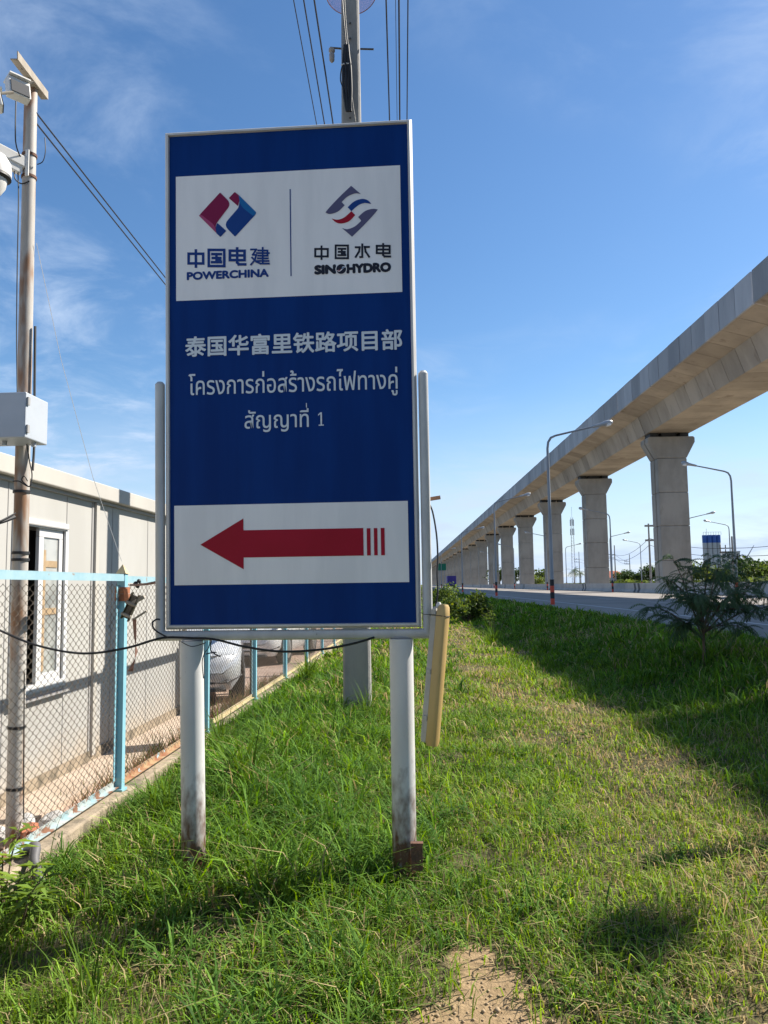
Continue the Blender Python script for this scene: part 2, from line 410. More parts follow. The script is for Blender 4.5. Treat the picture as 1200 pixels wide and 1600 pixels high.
def cell_tone(m, axis, size, amp, seed=0.0):
    """each cast segment along an axis has its own tone"""
    t = m.node_tree; b = t.nodes['Principled BSDF']; L = t.links.new
    tcn = t.nodes.new('ShaderNodeTexCoord'); sp = t.nodes.new('ShaderNodeSeparateXYZ'); L(tcn.outputs['Object'], sp.inputs[0])
    d = t.nodes.new('ShaderNodeMath'); d.operation = 'DIVIDE'; d.inputs[1].default_value = size; L(sp.outputs[axis], d.inputs[0])
    f = t.nodes.new('ShaderNodeMath'); f.operation = 'FLOOR'; L(d.outputs[0], f.inputs[0])
    oi = t.nodes.new('ShaderNodeObjectInfo'); ad = t.nodes.new('ShaderNodeMath'); ad.operation = 'MULTIPLY_ADD'; ad.inputs[1].default_value = 51.0
    L(oi.outputs['Random'], ad.inputs[0]); L(f.outputs[0], ad.inputs[2])
    w = t.nodes.new('ShaderNodeTexWhiteNoise'); w.noise_dimensions = '1D'; L(ad.outputs[0], w.inputs['W'])
    r = t.nodes.new('ShaderNodeMapRange'); r.inputs['To Min'].default_value = 1 - amp; r.inputs['To Max'].default_value = 1 + amp; L(w.outputs[0], r.inputs[0])
    mx = t.nodes.new('ShaderNodeMix'); mx.data_type = 'RGBA'; mx.blend_type = 'MULTIPLY'; mx.inputs[0].default_value = 1.0
    old = b.inputs['Base Color']
    if old.is_linked: L(old.links[0].from_socket, mx.inputs[6])
    else: mx.inputs[6].default_value = old.default_value[:]
    cb = t.nodes.new('ShaderNodeCombineColor'); [L(r.outputs[0], cb.inputs[i]) for i in range(3)]
    L(cb.outputs[0], mx.inputs[7]); L(mx.outputs[2], old); return m
M['parapet'] = cell_tone(mk('parapet_concrete', (0.40, 0.42, 0.45), (0.33, 0.35, 0.38), scale=0.5, rough=0.8, zstretch=.25, c3=(0.24, 0.25, 0.275), s3=1.5, lo3=0.6, hi3=0.8), 1, 2.5, 0.24)
M['girder'] = cell_tone(mk('girder_concrete', (0.42, 0.37, 0.31), (0.33, 0.29, 0.245), scale=0.4, rough=0.85, zstretch=.4, bump=0.12, bscale=6, c3=(0.22, 0.185, 0.15), s3=0.9, lo3=0.58, hi3=0.8), 1, 2.5, 0.17)

# ------------------------------------------------------------------ setting: ground, yard, road
def terrain():
    def grade(a, lo, hi): return np.unique(np.round(np.concatenate(a), 4))
    xs = grade([np.arange(-3.2, 8.01, 0.12), np.arange(8, 60, 4), -np.arange(3.2, 20, 2.0), np.geomspace(60, 2500, 22), -np.geomspace(20, 2500, 22)], 0, 0)
    ys = grade([np.arange(0.6, 14, 0.12), np.arange(14, 40, 0.5), np.arange(40, 130, 4), np.geomspace(130, 4500, 26), -np.geomspace(1, 600, 16), np.array([0.0])], 0, 0)
    X, Y = np.meshgrid(xs, ys); Z = ground_z(X, Y)
    V = np.stack([X, Y, Z], -1).reshape(-1, 3); nx = len(xs); ny = len(ys)
    i = np.arange((ny - 1) * (nx - 1)); r = i // (nx - 1); c = i % (nx - 1); a = r * nx + c
    return np_mesh('ground', V, np.stack([a, a + 1, a + nx + 1, a + nx], 1), ground_mat(), smooth_=True)

def ground_mat():
    m, t, b = new_mat('soil_and_thatch'); L = t.links.new
    tcn = t.nodes.new('ShaderNodeTexCoord')
    def noise(s, d=6):
        n = t.nodes.new('ShaderNodeTexNoise'); n.inputs['Scale'].default_value = s; n.inputs['Detail'].default_value = d; n.inputs['Roughness'].default_value = 0.65
        L(tcn.outputs['Object'], n.inputs[0]); return n.outputs[0]
    def rr(v, a, bb):
        r = t.nodes.new('ShaderNodeMapRange'); r.interpolation_type = 'SMOOTHSTEP'; r.inputs['From Min'].default_value = a; r.inputs['From Max'].default_value = bb; L(v, r.inputs[0]); return r.outputs[0]
    def mix(f, a, c):
        mx = t.nodes.new('ShaderNodeMix'); mx.data_type = 'RGBA'; L(f, mx.inputs[0])
        for k, v in ((6, a), (7, c)):
            if isinstance(v, tuple): mx.inputs[k].default_value = (*v, 1)
            else: L(v, mx.inputs[k])
        return mx.outputs[2]
    base = mix(rr(noise(1.2), 0.35, 0.65), (0.045, 0.047, 0.02), (0.10, 0.085, 0.04))
    base = mix(rr(noise(25, 4), 0.45, 0.7), base, (0.16, 0.13, 0.07))
    # bare sandy soil: patches stored per place on the sheet
    sp = t.nodes.new('ShaderNodeSeparateXYZ'); L(tcn.outputs['Object'], sp.inputs[0])
    def mth(op, a, c=None):
        n = t.nodes.new('ShaderNodeMath'); n.operation = op
        for k, v in enumerate((a, c)):
            if v is None: continue
            if isinstance(v, (int, float)): n.inputs[k].default_value = v
            else: L(v, n.inputs[k])
        return n.outputs[0]
    def spot(x, y, rx, ry):
        dx = mth('DIVIDE', mth('SUBTRACT', sp.outputs[0], x), rx); dy = mth('DIVIDE', mth('SUBTRACT', sp.outputs[1], y), ry)
        d = mth('ADD', mth('MULTIPLY', dx, dx), mth('MULTIPLY', dy, dy))
        return rr(mth('ADD', d, mth('MULTIPLY', mth('SUBTRACT', noise(9, 4), 0.5), 1.6)), 1.25, 0.55)
    sand = None
    for q in BARE:
        s = spot(*q[:4]); sand = s if sand is None else mth('MAXIMUM', sand, s)
    sandc = mix(rr(noise(18, 6), 0.3, 0.7), (0.36, 0.255, 0.145), (0.25, 0.175, 0.095))
    base = mix(sand, base, sandc)
    L(base, b.inputs['Base Color']); b.inputs['Roughness'].default_value = 0.95; b.inputs['Specular IOR Level'].default_value = 0.15
    bp = t.nodes.new('ShaderNodeBump'); bp.inputs['Strength'].default_value = 0.6; bp.inputs['Distance'].default_value = 0.03; L(noise(30, 8), bp.inputs['Height']); L(bp.outputs[0], b.inputs['Normal'])
    return m

# bare places: x, y, rx, ry
BARE = [(0.19, 2.78, 0.14, 0.22), (0.06, 2.58, 0.16, 0.20), (0.32, 2.52, 0.14, 0.20), (0.16, 2.42, 0.20, 0.16), (0.15, 3.00, 0.09, 0.13), (-0.10, 2.46, 0.14, 0.10), (1.15, 2.45, 0.45, 0.20)]
tag(terrain(), kind='structure')

def sheet(name, pts, z, mat):
    return tag(MB().add([(*p[:2], z) for p in pts], [tuple(range(len(pts)))]).build(name, mat), kind='structure')

def yard_mat():
    m = mk('yard_paving', (0.44, 0.32, 0.25), (0.34, 0.24, 0.185), scale=1.5, rough=0.95, bump=0.4, bscale=40, c3=(0.45, 0.38, 0.30), s3=5, lo3=0.6, hi3=0.75)
    return m
M['yard'] = yard_mat()
sheet('yard_ground', [(-14, -3), (-2.16, -3), (-2.16, 60), (-14, 60)], -0.094, M['yard'])
apron = MB().box(-2.86, -2.50, 1.0, 9.3, -0.11, -0.045).build('path', mk('apron_concrete', (0.50, 0.40, 0.31), (0.42, 0.33, 0.25), scale=2.5, rough=0.9, bump=0.3, bscale=30))
tag(apron, kind='structure')

RZ = 0.5
def slab(name, x0, x1, y0, y1, z0, z1, mat):
    mb = MB(); n = 40; ys = np.linspace(y0, y1, n)
    vs = [vp(x, y, z) for y in ys for (x, z) in ((x0, z0), (x0, z1), (x1, z1), (x1, z0))]
    fs = [(i * 4 + k, i * 4 + k + 1, i * 4 + 5 + k, i * 4 + 4 + k) for i in range(n - 1) for k in range(3)]
    return tag(mb.add(vs, fs).build(name, mat), kind='structure')
slab('road', 5.6, 19.72, -60, 900, 0.40, RZ, M['asphalt'])
slab('opposite_road', 31.5, 42, -60, 900, 0.40, RZ, M['asphalt'])
slab('median_ground', 19.72, 31.5, -60, 900, 0.38, RZ - 0.02, M['median'])
sr = MB().add([(*vp(x, y)[:2], z) for x, y, z in ((5.9, 40, RZ + .004), (5.9, 56, RZ + .004), (2.2, 51, RZ - .02), (2.2, 45, RZ - .02))], [(0, 1, 2, 3)])
tag(sr.build('side_road', M['asphalt']), kind='structure')
ln = MB()
for (x, w) in ((7.3, 0.14), (18.9, 0.14)):
    ln.add([vp(x, -50, RZ + .004), vp(x + w, -50, RZ + .004), vp(x + w, 800, RZ + .004), vp(x, 800, RZ + .004)], [(0, 1, 2, 3)])
for x in (11.1, 15.0):
    for k in range(60):
        y = -20 + k * 9.0
        ln.add([vp(x, y, RZ + .004), vp(x + .13, y, RZ + .004), vp(x + .13, y + 3, RZ + .004), vp(x, y + 3, RZ + .004)], [(0, 1, 2, 3)])
tag(ln.build('road_markings', M['paint']), kind='structure')

# ------------------------------------------------------------------ viaduct
VROT = math.atan(-VD)
SPAN = 30.0
P1Y = 76.0
N0, N1 = -4, 26
def viaduct():
    root = empty('viaduct', vp(26, P1Y, 0.45), VROT, 'long elevated concrete railway viaduct on square flared piers beside the road', 'viaduct')
    X0 = 26.0
    def L(x, y, z): return Vector((x - X0, y, z - 0.45))
    # girder, one mesh shared by all spans (local y 0..SPAN)
    secB = [(23.9, 15.72), (28.0, 15.72), (28.5, 17.40), (28.8, 17.72), (28.8, 18.12), (21.45, 18.12), (21.45, 17.98), (23.3, 17.45)]
    n = 12; seg = SPAN / n; gap = 0.028
    g = MB(); par = MB(); par2 = MB()
    for i in range(n):
        y0 = i * seg + gap + (0.06 if i == 0 else 0); y1 = (i + 1) * seg - gap - (0.06 if i == n - 1 else 0)
        k = len(secB); vs = [L(x, y, z) for y in (y0, y1) for x, z in secB]
        g.add(vs, [tuple(range(k)), tuple(range(2 * k - 1, k - 1, -1))] + [(a, (a + 1) % k, k + (a + 1) % k, k + a) for a in range(k)])
        jit = 0.012 * math.sin(i * 2.3)
        for (xa, xb, z0, z1) in ((21.30 + jit, 21.45, 17.95, 20.0), (28.65, 28.8, 18.121, 20.0)):
            a = L(xa, y0 + .01, z0); b = L(xb, y1 - .01, z1)
            (par if xa < 25 else par2).box(a.x, b.x, a.y, b.y, a.z, b.z)
    inner = MB(); a = L(24.4, 0, 16.1); b = L(27.6, SPAN, 17.9); inner.box(a.x, b.x, 0.02, SPAN - .02, a.z, b.z)
    g.v += inner.v; g.f += [tuple(i + len(g.v) - 8 for i in f) for f in inner.f]
    core = MB(); a = L(21.36, 0.1, 18.0); b = L(21.43, SPAN - .1, 19.96); core.box(a.x, b.x, a.y, b.y, a.z, b.z)
    # pier
    pm = MB(); prof = [(24.7, 0.2), (27.5, 0.2), (27.5, 13.2), (28.25, 14.75), (28.25, 15.15), (28.1, 15.30), (23.9, 15.30), (23.75, 15.15), (23.75, 14.75), (24.5, 13.2)]
    shaft = MB()
    def sh(x0, x1, y0, y1, z0, z1):
        a = L(x0, y0, z0); b = L(x1, y1, z1); shaft.box(a.x, b.x, a.y, b.y, a.z, b.z)
    # two-column look: front leaf, groove, back leaf
    lifts = [0.2, 3.4, 6.7, 9.9, 13.2]
    for i in range(4):
        sh(24.6, 27.4, 0.0, 0.95, lifts[i], lifts[i + 1] - 0.02); sh(24.6, 27.4, 1.20, 2.3, lifts[i], lifts[i + 1] - 0.02)
    sh(24.9, 27.1, 0.10, 2.2, 0.2, 13.2)
    cap = MB(); cp = [(24.6, 13.2), (27.4, 13.2), (28.25, 14.75), (28.25, 15.20), (28.1, 15.30), (23.9, 15.30), (23.75, 15.20), (23.75, 14.75)]
    for (ya, yb) in ((-0.02, 0.95), (1.20, 2.32)):
        cap.prism([(x, z) for x, z in cp], lambda a, b_, d: L(a, d, b_), ya, yb)
    a = L(24.9, 0.15, 13.25); b = L(27.2, 2.2, 15.25); cap.box(a.x, b.x, a.y, b.y, a.z, b.z)
    bears = []
    for (x0, x1) in ((24.1, 24.9), (27.0, 27.8), (25.2, 26.6)):
        a = L(x0, 0.35, 15.30); b = L(x1, 1.95, 15.72); bears.append(MB().box(a.x, b.x, a.y, b.y, a.z, b.z))
    objs = []
    for k in range(N0, N1):
        y = (k) * SPAN
        if k == N0:
            gi = g.build('girder', M['girder'], root); pi = par.build('parapet', M['parapet'], gi); par2.build('parapet', M['parapet'], gi); core.build('parapet_core', M['seam'], gi)
            sh_o = shaft.build('pier', M['concrete'], root, bevel=0.06); ca = cap.build('pier_cap', M['concrete'], sh_o, bevel=0.06); [b_.build('bearing', M['dark'], sh_o) for b_ in bears]
            objs = [gi, sh_o]
        else:
            gi = copy_tree(objs[0], root); sh_o = copy_tree(objs[1], root)
        gi.location = (0, y + 1.15, 0); sh_o.location = (0, y, 0)
    return root
viaduct()

# concrete barrier along the road edge under the viaduct
def barrier():
    root = empty('concrete_barrier', vp(20.0, 60, RZ), VROT, 'long grey concrete road barrier with black slanted marks, in front of the piers', 'barrier')
    prof = [(-0.28, 0.0), (-0.28, 0.08), (-0.12, 0.30), (-0.07, 0.82), (0.07, 0.82), (0.12, 0.30), (0.28, 0.08), (0.28, 0.0)]
    body = MB()
    for i in range(-20, 120):
        body.prism(prof, lambda a, b, d: Vector((a, d, b)), i * 6.0 + 0.02, i * 6.0 + 5.98)
    body.build('barrier_wall', M['barrier'], root)
    first = None
    for k in range(9):
        y = -12.5 + k * 19.5 if k < 3 else 46 + (k - 3) * 24
        for dy in (0.0, 0.75):
            mk_ = MB()
            q = [(-0.285, 0.02), (-0.285, 0.085), (-0.125, 0.305), (-0.0755, 0.80)]
            vs = []; 
            for (x, z) in q: vs += [Vector((x - .004, y + dy * 1.5 + z * 0.8, z)), Vector((x - .004, y + dy * 1.5 + 0.6 + z * 0.8, z))]
            mk_.add(vs, [(0, 1, 3, 2), (2, 3, 5, 4), (4, 5, 7, 6)])
            mk_.build('chevron_mark', M['black'], root)
barrier()

# ------------------------------------------------------------------ street lamps
def make_lamp():
    root = empty('street_lamp', (0, 0, 0))
    H = 7.25
    pole = [(0, 0, 0.0), (0, 0, 3.0), (0, 0, H - 0.5), (0.04, 0, H - 0.22), (0.16, 0, H - 0.03), (0.36, 0, H + 0.06)]
    MB().tube(pole, [.085, .075, .055, .052, .05, .045], 10).build('pole', M['lamp_pole'], root, 40)
    MB().tube([(0.36, 0, H + .06), (1.3, 0, H + .27), (2.05, 0, H + .43)], [.045, .04, .036], 8).build('arm', M['lamp_pole'], root, 40)
    R = Matrix.Rotation(rad(-13), 3, 'Y')
    hd = MB(); prof = [(0.02, -.46), (.06, -.43), (.07, -.22), (.085, 0), (.12, .12), (.125, .30), (.09, .42), (.03, .46)]
    RX = R @ Matrix.Rotation(rad(90), 3, 'Y')
    h = hd.lathe(prof, 12, (2.40, 0, H + .52), RX).build('lamp_head', M['lamp_head'], root, 50)
    gl = MB().lathe([(0.02, -.07), (.10, -.06), (.135, 0), (.12, .04)], 12, (2.66, 0, H + .50), R).build('lamp_glass', M['lamp_glass'], h, 50)
    gl.scale = (1, 1, 1)
    for i in range(4):
        MB().tube([(0, 0, .02 + i * .27), (0, 0, .02 + (i + 1) * .27)], .092, 12).build('foot_band', M['band_red'] if i % 2 == 0 else M['black'], root, 40)
    bx = MB().box(-.13, .13, -.13, .13, -.1, .02); bx.build('base_plate', M['pole_con'], root)
    return root
lamp0 = make_lamp()
LG = 'street lamps along both carriageways'
lamps = [
    (6.35, 34, 0, 'nearest street lamp, on the grass verge, with a red and black banded foot'),
    (7.15, 61, 0, 'street lamp on the small grass island, next beyond the nearest one'),
    (7.2, 96, 0, 'thin far street lamp on the verge between grass island and purple truck'),
    (7.3, 150, 0, 'very distant street lamp at the near road edge next to the green road sign'),
    (19.35, 46.8, 1, 'large street lamp rising above the sapling, its arm bent over the road'),
    (19.35, 74, 1, 'street lamp at the barrier in the gap between the two nearest piers'),
    (19.35, 107, 1, 'street lamp at the barrier in front of the third pier'),
    (19.35, 138, 1, 'street lamp at the barrier in front of the fourth pier'),
    (19.35, 169, 1, 'farthest street lamp standing against the barrier, among the crowded distant piers'),
    (28.9, 81, 0, 'street lamp behind the nearest pier, only its arm showing'),
    (28.9, 111, 0, 'street lamp behind the second pier, only its arm showing'),
    (28.9, 141, 0, 'street lamp behind the third pier, only its arm showing'),
    (37.5, 92, 1, 'far street lamp beyond the viaduct, in front of the silos'),
    (39.0, 131, 1, 'far street lamp beside the paired-arm power pole'),
]
for i, (x, y, d, lab) in enumerate(lamps):
    o = lamp0 if i == 0 else copy_tree(lamp0)
    o.location = vp(x, y, RZ - 0.01 if x > 8 else max(gz(*vp(x, y)[:2]), 0.46)); o.rotation_euler = (0, 0, VROT + (math.pi if d else 0))
    tag(o, lab, 'street lamp', LG)

# ------------------------------------------------------------------ project sign
SIGN = Vector((-0.6276, 3.7276, 1.2042))
sroot = empty('project_sign', (-0.6276, 3.7276, 0.10), 0, 'tall blue project sign with white plates and a red arrow, standing on two pipe legs', 'sign')
panel = MB().box(-.598, .598, 0.0, .05, .012, 2.43).build('sign_panel', M['board'], sroot)
panel.location = SIGN - sroot.location; panel.rotation_euler = (rad(2.3234), rad(0.0169), rad(-1.2753))

fr = MB()
prof = [(0.0, .055), (0.0, .004), (.011, -.013), (.020, -.013), (.023, .0015), (.023, .03)]
loops = []
for (d, y) in prof: loops.append([(-.61 + d, y, 0 + d), (.61 - d, y, 0 + d), (.61 - d, y, 2.441 - d), (-.61 + d, y, 2.441 - d)])
vs = [p for l in loops for p in l]; fs = []
for i in range(len(loops) - 1):
    for j in range(4): fs.append((i * 4 + j, i * 4 + (j + 1) % 4, (i + 1) * 4 + (j + 1) % 4, (i + 1) * 4 + j))
fr.add(vs, fs).build('panel_frame', M['alu'], panel)

def decal(name, polys, mat, y, parent=panel, thick=0.0):
    mb = MB()
    for k, poly in enumerate(polys): mb.add([(u, y - k * 4e-5, v) for u, v in poly], [tuple(range(len(poly)))])
    me = mb.build(name, mat, parent)
    return me
def rect(u0, u1, v0, v1): return [(u0, v0), (u1, v0), (u1, v1), (u0, v1)]
PY = -0.002
decal('logo_plate', [rect(-.5545, .5500, 1.5935, 2.2145)], M['vinyl_white'], PY)
decal('arrow_plate', [rect(-.567, .558, .211, .5925)], M['vinyl_white'], PY)
PY2 = -0.0035
decal('divider_line', [rect(.0108, .0160, 1.692, 2.123)], M['vinyl_navy'], PY2)
arrow_polys = [[(-.4395, .4031), (-.229, .2824), (-.229, .338)] + [(-.229, .469), (-.229, .525)],
               rect(-.2292, .3455, .3385, .4685), rect(.3615, .3793, .3385, .467), rect(.3953, .4121, .3385, .467), rect(.4281, .446, .3385, .467)]
decal('arrow', arrow_polys, M['vinyl_red'], PY2)

def catmull(pts, n=8):
    """pts: (a, b, sharp?) closed outline; sharp corners are kept"""
    out = []; m = len(pts)
    for i in range(m):
        p0, p1, p2, p3 = (Vector(pts[(i + k) % m][:2]) for k in (-1, 0, 1, 2))
        s1 = len(pts[i]) > 2; s2 = len(pts[(i + 1) % m]) > 2
        t1 = (p2 - p1) * 0.5 * 2 / 2 if s1 else (p2 - p0) * 0.5
        t2 = (p2 - p1) * 0.5 if s2 else (p3 - p1) * 0.5
        if s1 and s2: out.append(tuple(p1)); continue
        for k in range(n):
            t = k / n; h = (2*t**3 - 3*t*t + 1, t**3 - 2*t*t + t, -2*t**3 + 3*t*t, t**3 - t*t)
            q = p1 * h[0] + t1 * h[1] + p2 * h[2] + t2 * h[3]; out.append((q.x, q.y))
    return out
def rounded(pts, rs, n=6):
    """pts: corner points; rs: corner radii (0 = sharp)"""
    out = []; m = len(pts)
    for i in range(m):
        p = Vector(pts[i]); a = Vector(pts[i - 1]); b = Vector(pts[(i + 1) % m]); r = rs[i] if isinstance(rs, (list, tuple)) else rs
        if r <= 0: out.append(tuple(p)); continue
        u = (a - p); w = (b - p); r = min(r, u.length * .49, w.length * .49); s = p + u.normalized() * r; e = p + w.normalized() * r
        for k in range(n + 1):
            t = k / n; q = s * (1 - t)**2 + p * (2 * t * (1 - t)) + e * t * t; out.append((q.x, q.y))
    return out
def c6(x, y): return (-.333 + .000422 * (x - 480) - .000001 * (y - 90), 2.1215 - .000426 * (y - 90) - .0000212 * (x - 480))
def c7(x, y): return (.3117 + .000382 * (x - 548) - .0000057 * (y - 88), 2.1237 - .000395 * (y - 88) - .0000197 * (x - 548))
def e6(poly): return [c6(*p) for p in poly]
def e7(poly): return [c7(*p) for p in poly]
# first emblem: two folded ribbons
red_body = rounded([(480, 84), (612, 216), (440, 440), (425, 480), (434, 560), (228, 356)], [12, 70, 26, 20, 0, 34])
decal('emblem_shape', [e6(red_body)], M['vinyl_crimson'], PY2)
red_fold = rounded([(238, 345), (300, 300), (420, 440), (427, 490), (434, 560), (228, 356)], [10, 0, 30, 20, 0, 30])
decal('emblem_shape', [e6(rounded([(240, 346), (262, 352), (395, 452), (424, 500), (434, 560), (228, 356)], [6, 20, 20, 20, 0, 34]))], M['vinyl_rose'], PY2 - 3e-4)
decal('emblem_shape', [e6(rounded([(445, 441), (551, 535), (482, 608), (434, 562), (424, 500)], [14, 10, 12, 10, 30]))], M['vinyl_navy'], PY2 - 6e-4)
blue_body = rounded([(697, 112), (912, 325), (654, 602), (520, 465), (696, 262), (708, 200)], [0, 40, 12, 76, 24, 14])
decal('emblem_shape', [e6(blue_body)], M['vinyl_blue'], PY2)
decal('emblem_shape', [e6(rounded([(697, 112), (912, 325), (872, 362), (742, 262), (708, 200)], [0, 40, 20, 60, 10]))], M['vinyl_azure'], PY2 - 3e-4)
decal('emblem_shape', [e6(rounded([(583, 151), (652, 78), (697, 114), (708, 180), (690, 245)], [10, 12, 6, 10, 10]))], M['vinyl_crimson'], PY2 - 6e-4)
# second emblem: lozenge of waves
slate1 = catmull([(548, 86, 1), (672, 190, 1), (600, 182), (500, 222), (428, 290, 1), (466, 330, 1), (385, 405), (295, 438), (240, 430), (236, 400), (390, 235)], 6)
decal('emblem_shape', [e7(slate1)], M['vinyl_slate'], PY2)
slate2 = catmull([(560, 722, 1), (432, 614, 1), (505, 628), (600, 590), (676, 522, 1), (637, 476, 1), (720, 405), (805, 376), (868, 378), (872, 402), (718, 570)], 6)
decal('emblem_shape', [e7(slate2)], M['vinyl_slate'], PY2)
blue_w = catmull([(504, 354, 1), (590, 280), (690, 250), (760, 268), (806, 314, 1), (720, 302), (640, 330), (550, 404, 1)], 6)
red_w = catmull([(600, 452, 1), (520, 530), (420, 558), (350, 540), (300, 496, 1), (375, 510), (460, 482), (552, 403, 1)], 6)
pale_w = catmull([(430, 288, 1), (500, 222), (600, 182), (670, 192, 1), (740, 240), (806, 314, 1), (740, 300), (690, 250), (590, 280), (504, 354, 1), (466, 330, 1)], 4)
decal('emblem_shape', [e7(blue_w)], M['vinyl_blue'], PY2)
decal('emblem_shape', [e7(red_w)], M['vinyl_red'], PY2)

def ribbons(strokes, w):
    out = []
    for st in strokes:
        for (x0, y0), (x1, y1) in zip(st[:-1], st[1:]):
            d = Vector((x1 - x0, y1 - y0)); d.normalize(); n = Vector((-d.y, d.x)) * w / 2; e = d * w / 2
            a = Vector((x0, y0)) - e; b = Vector((x1, y1)) + e
            out.append([tuple(a + n), tuple(b + n), tuple(b - n), tuple(a - n)])
    return out
ZHONG = [[(0, 20), (100, 20), (100, 80), (0, 80), (0, 20)], [(50, 0), (50, 100)]]
GUO = [[(0, 0), (100, 0), (100, 100), (0, 100), (0, 0)], [(24, 26), (78, 26)], [(26, 50), (74, 50)], [(22, 76), (78, 76)], [(50, 26), (50, 76)], [(66, 62), (74, 66)]]
DIAN = [[(0, 14), (100, 14), (100, 72), (0, 72), (0, 14)], [(0, 43), (100, 43)], [(50, 0), (50, 86), (60, 98), (104, 98)]]
JIAN = [[(2, 12), (32, 12), (12, 44), (32, 46), (22, 78), (2, 104)], [(8, 62), (34, 88), (56, 98), (104, 98)],
        [(44, 18), (96, 18), (96, 50)], [(36, 34), (104, 34)], [(44, 50), (96, 50)], [(42, 66), (98, 66)], [(38, 82), (102, 82)], [(69, 2), (69, 98)]]
SHUI = [[(50, 0), (50, 96), (36, 98)], [(4, 22), (32, 22), (27, 55), (4, 96)], [(97, 19), (68, 19), (74, 55), (98, 94)]]
def glyphs(chars, boxes, fn, w):
    polys = []
    for ch, (x0, y0, x1, y1) in zip(chars, boxes):
        ss = [[(x0 + a / 100 * (x1 - x0), y0 + b / 100 * (y1 - y0)) for a, b in st] for st in ch]
        polys += [[fn(*p) for p in q] for q in ribbons(ss, w)]
    return polys
decal('lettering', glyphs([ZHONG, GUO, DIAN], [(106, 766, 278, 954), (344, 758, 526, 946), (592, 740, 764, 928)], c6, 31) + glyphs([JIAN], [(836, 728, 1040, 918)], c6, 21), M['vinyl_navy'], PY2)
decal('lettering', glyphs([ZHONG, GUO, SHUI, DIAN], [(92, 846, 252, 1000), (352, 832, 508, 990), (600, 818, 778, 978), (872, 812, 1034, 968)], c7, 25), M['vinyl_black'], PY2)

def text_shape(body):
    cu = bpy.data.curves.new('t', 'FONT'); cu.body = body; cu.size = 1.0; cu.resolution_u = 4
    o = bpy.data.objects.new('t', cu); COL.objects.link(o)
    bpy.context.view_layer.update()
    me = bpy.data.meshes.new_from_object(o)
    vs = np.array([v.co[:2] for v in me.vertices]); fs = [tuple(p.vertices) for p in me.polygons]
    bpy.data.objects.remove(o); bpy.data.curves.remove(cu); bpy.data.meshes.remove(me)
    return vs, fs
def add_text(mb, body, u0, u1, v0, v1, bold, y):
    vs, fs = text_shape(body); lo = vs.min(0); hi = vs.max(0)
    q = (vs - lo) / (hi - lo) * np.array([u1 - u0 - 2 * bold, v1 - v0 - 2 * bold]) + np.array([u0 + bold, v0 + bold])
    offs = [(0, 0)] + ([(bold * math.cos(a), bold * math.sin(a)) for a in np.arange(8) * math.pi / 4] if bold else [])
    for k, (dx, dy) in enumerate(offs):
        mb.add([(a + dx, y - k * 4e-5, b + dy) for a, b in q], fs)
def text_obj(parts, mat, y=PY2, extra=None):
    for p in parts[:-1]:
        m1 = MB(); add_text(m1, *p, y); m1.build('lettering', mat, panel)
    if extra:
        m1 = MB(); add_text(m1, *parts[-1], y); m1.build('lettering', mat, panel)
    mb = MB()
    if not extra: add_text(mb, *parts[-1], y)
    if extra:
        for k, poly in enumerate(extra): mb.add([(u, y - k * 4e-5, v) for u, v in poly], [tuple(range(len(poly)))])
    return mb.build('lettering', mat, panel)
text_obj([("POWERCHINA", -.5012, -.0952, 1.6932, 1.7345, .0028)], M['vinyl_navy'])
def disc(u, v, r, n=28): return [(u + r * math.cos(2 * math.pi * k / n), v + r * math.sin(2 * math.pi * k / n)) for k in range(n)]
text_obj([("SIN", .1270, .2330, 1.6940, 1.7420, .0046), ("HYDRO", .2830, .4985, 1.6925, 1.7410, .0042)], M['vinyl_black'])
ou, ov, orr = .2580, 1.7165, .0240
decal('emblem_shape', [disc(ou, ov, orr + .0035)], M['vinyl_white'], PY2 - 8e-4)
decal('emblem_shape', [disc(ou, ov, orr)], M['vinyl_black'], PY2 - 12e-4)
k_ = .00008
def mini(poly): return [(ou + (x - 552) * k_ * .95, ov - (y - 403) * k_ * .95) for x, y in poly]
wv1 = catmull([(430, 470, 1), (560, 400), (640, 260), (790, 240), (850, 300), (700, 350), (590, 470), (440, 560), (270, 520), (300, 480)], 6)
decal('emblem_shape', [mini(wv1)], M['vinyl_white'], PY2 - 16e-4)
decal('emblem_shape', [mini(catmull([(560, 390, 1), (640, 300), (760, 262), (810, 300, 1), (700, 330), (600, 420, 1)], 6))], M['vinyl_azure'], PY2 - 20e-4)
decal('emblem_shape', [mini(catmull([(545, 425, 1), (450, 510), (340, 520), (300, 500, 1), (410, 480), (505, 405, 1)], 6))], M['vinyl_red'], PY2 - 20e-4)
text_obj([("泰国华富里铁路项目部", -.5100, .5460, 1.3140, 1.4160, .0024)], M['vinyl_pale'])
text_obj([("โครงการก่อสร้างรถไฟทางคู่", -.4937, .5200, 1.0950, 1.2330, .0006)], M['vinyl_pale'])
one = [[(.139, .9605), (.164, .9605), (.164, .9660), (.139, .9660)], [(.1482, .9605), (.1556, .9605), (.1556, 1.0249), (.1482, 1.0249)], [(.1482, 1.0249), (.1370, 1.0150), (.1370, 1.0085), (.1482, 1.0165)]]
text_obj([("สัญญาที", -.2200, .0920, .9370, 1.0465, .0006), ("I", .0795, .0835, 1.0495, 1.0720, .0006)], M['vinyl_pale'], extra=one)

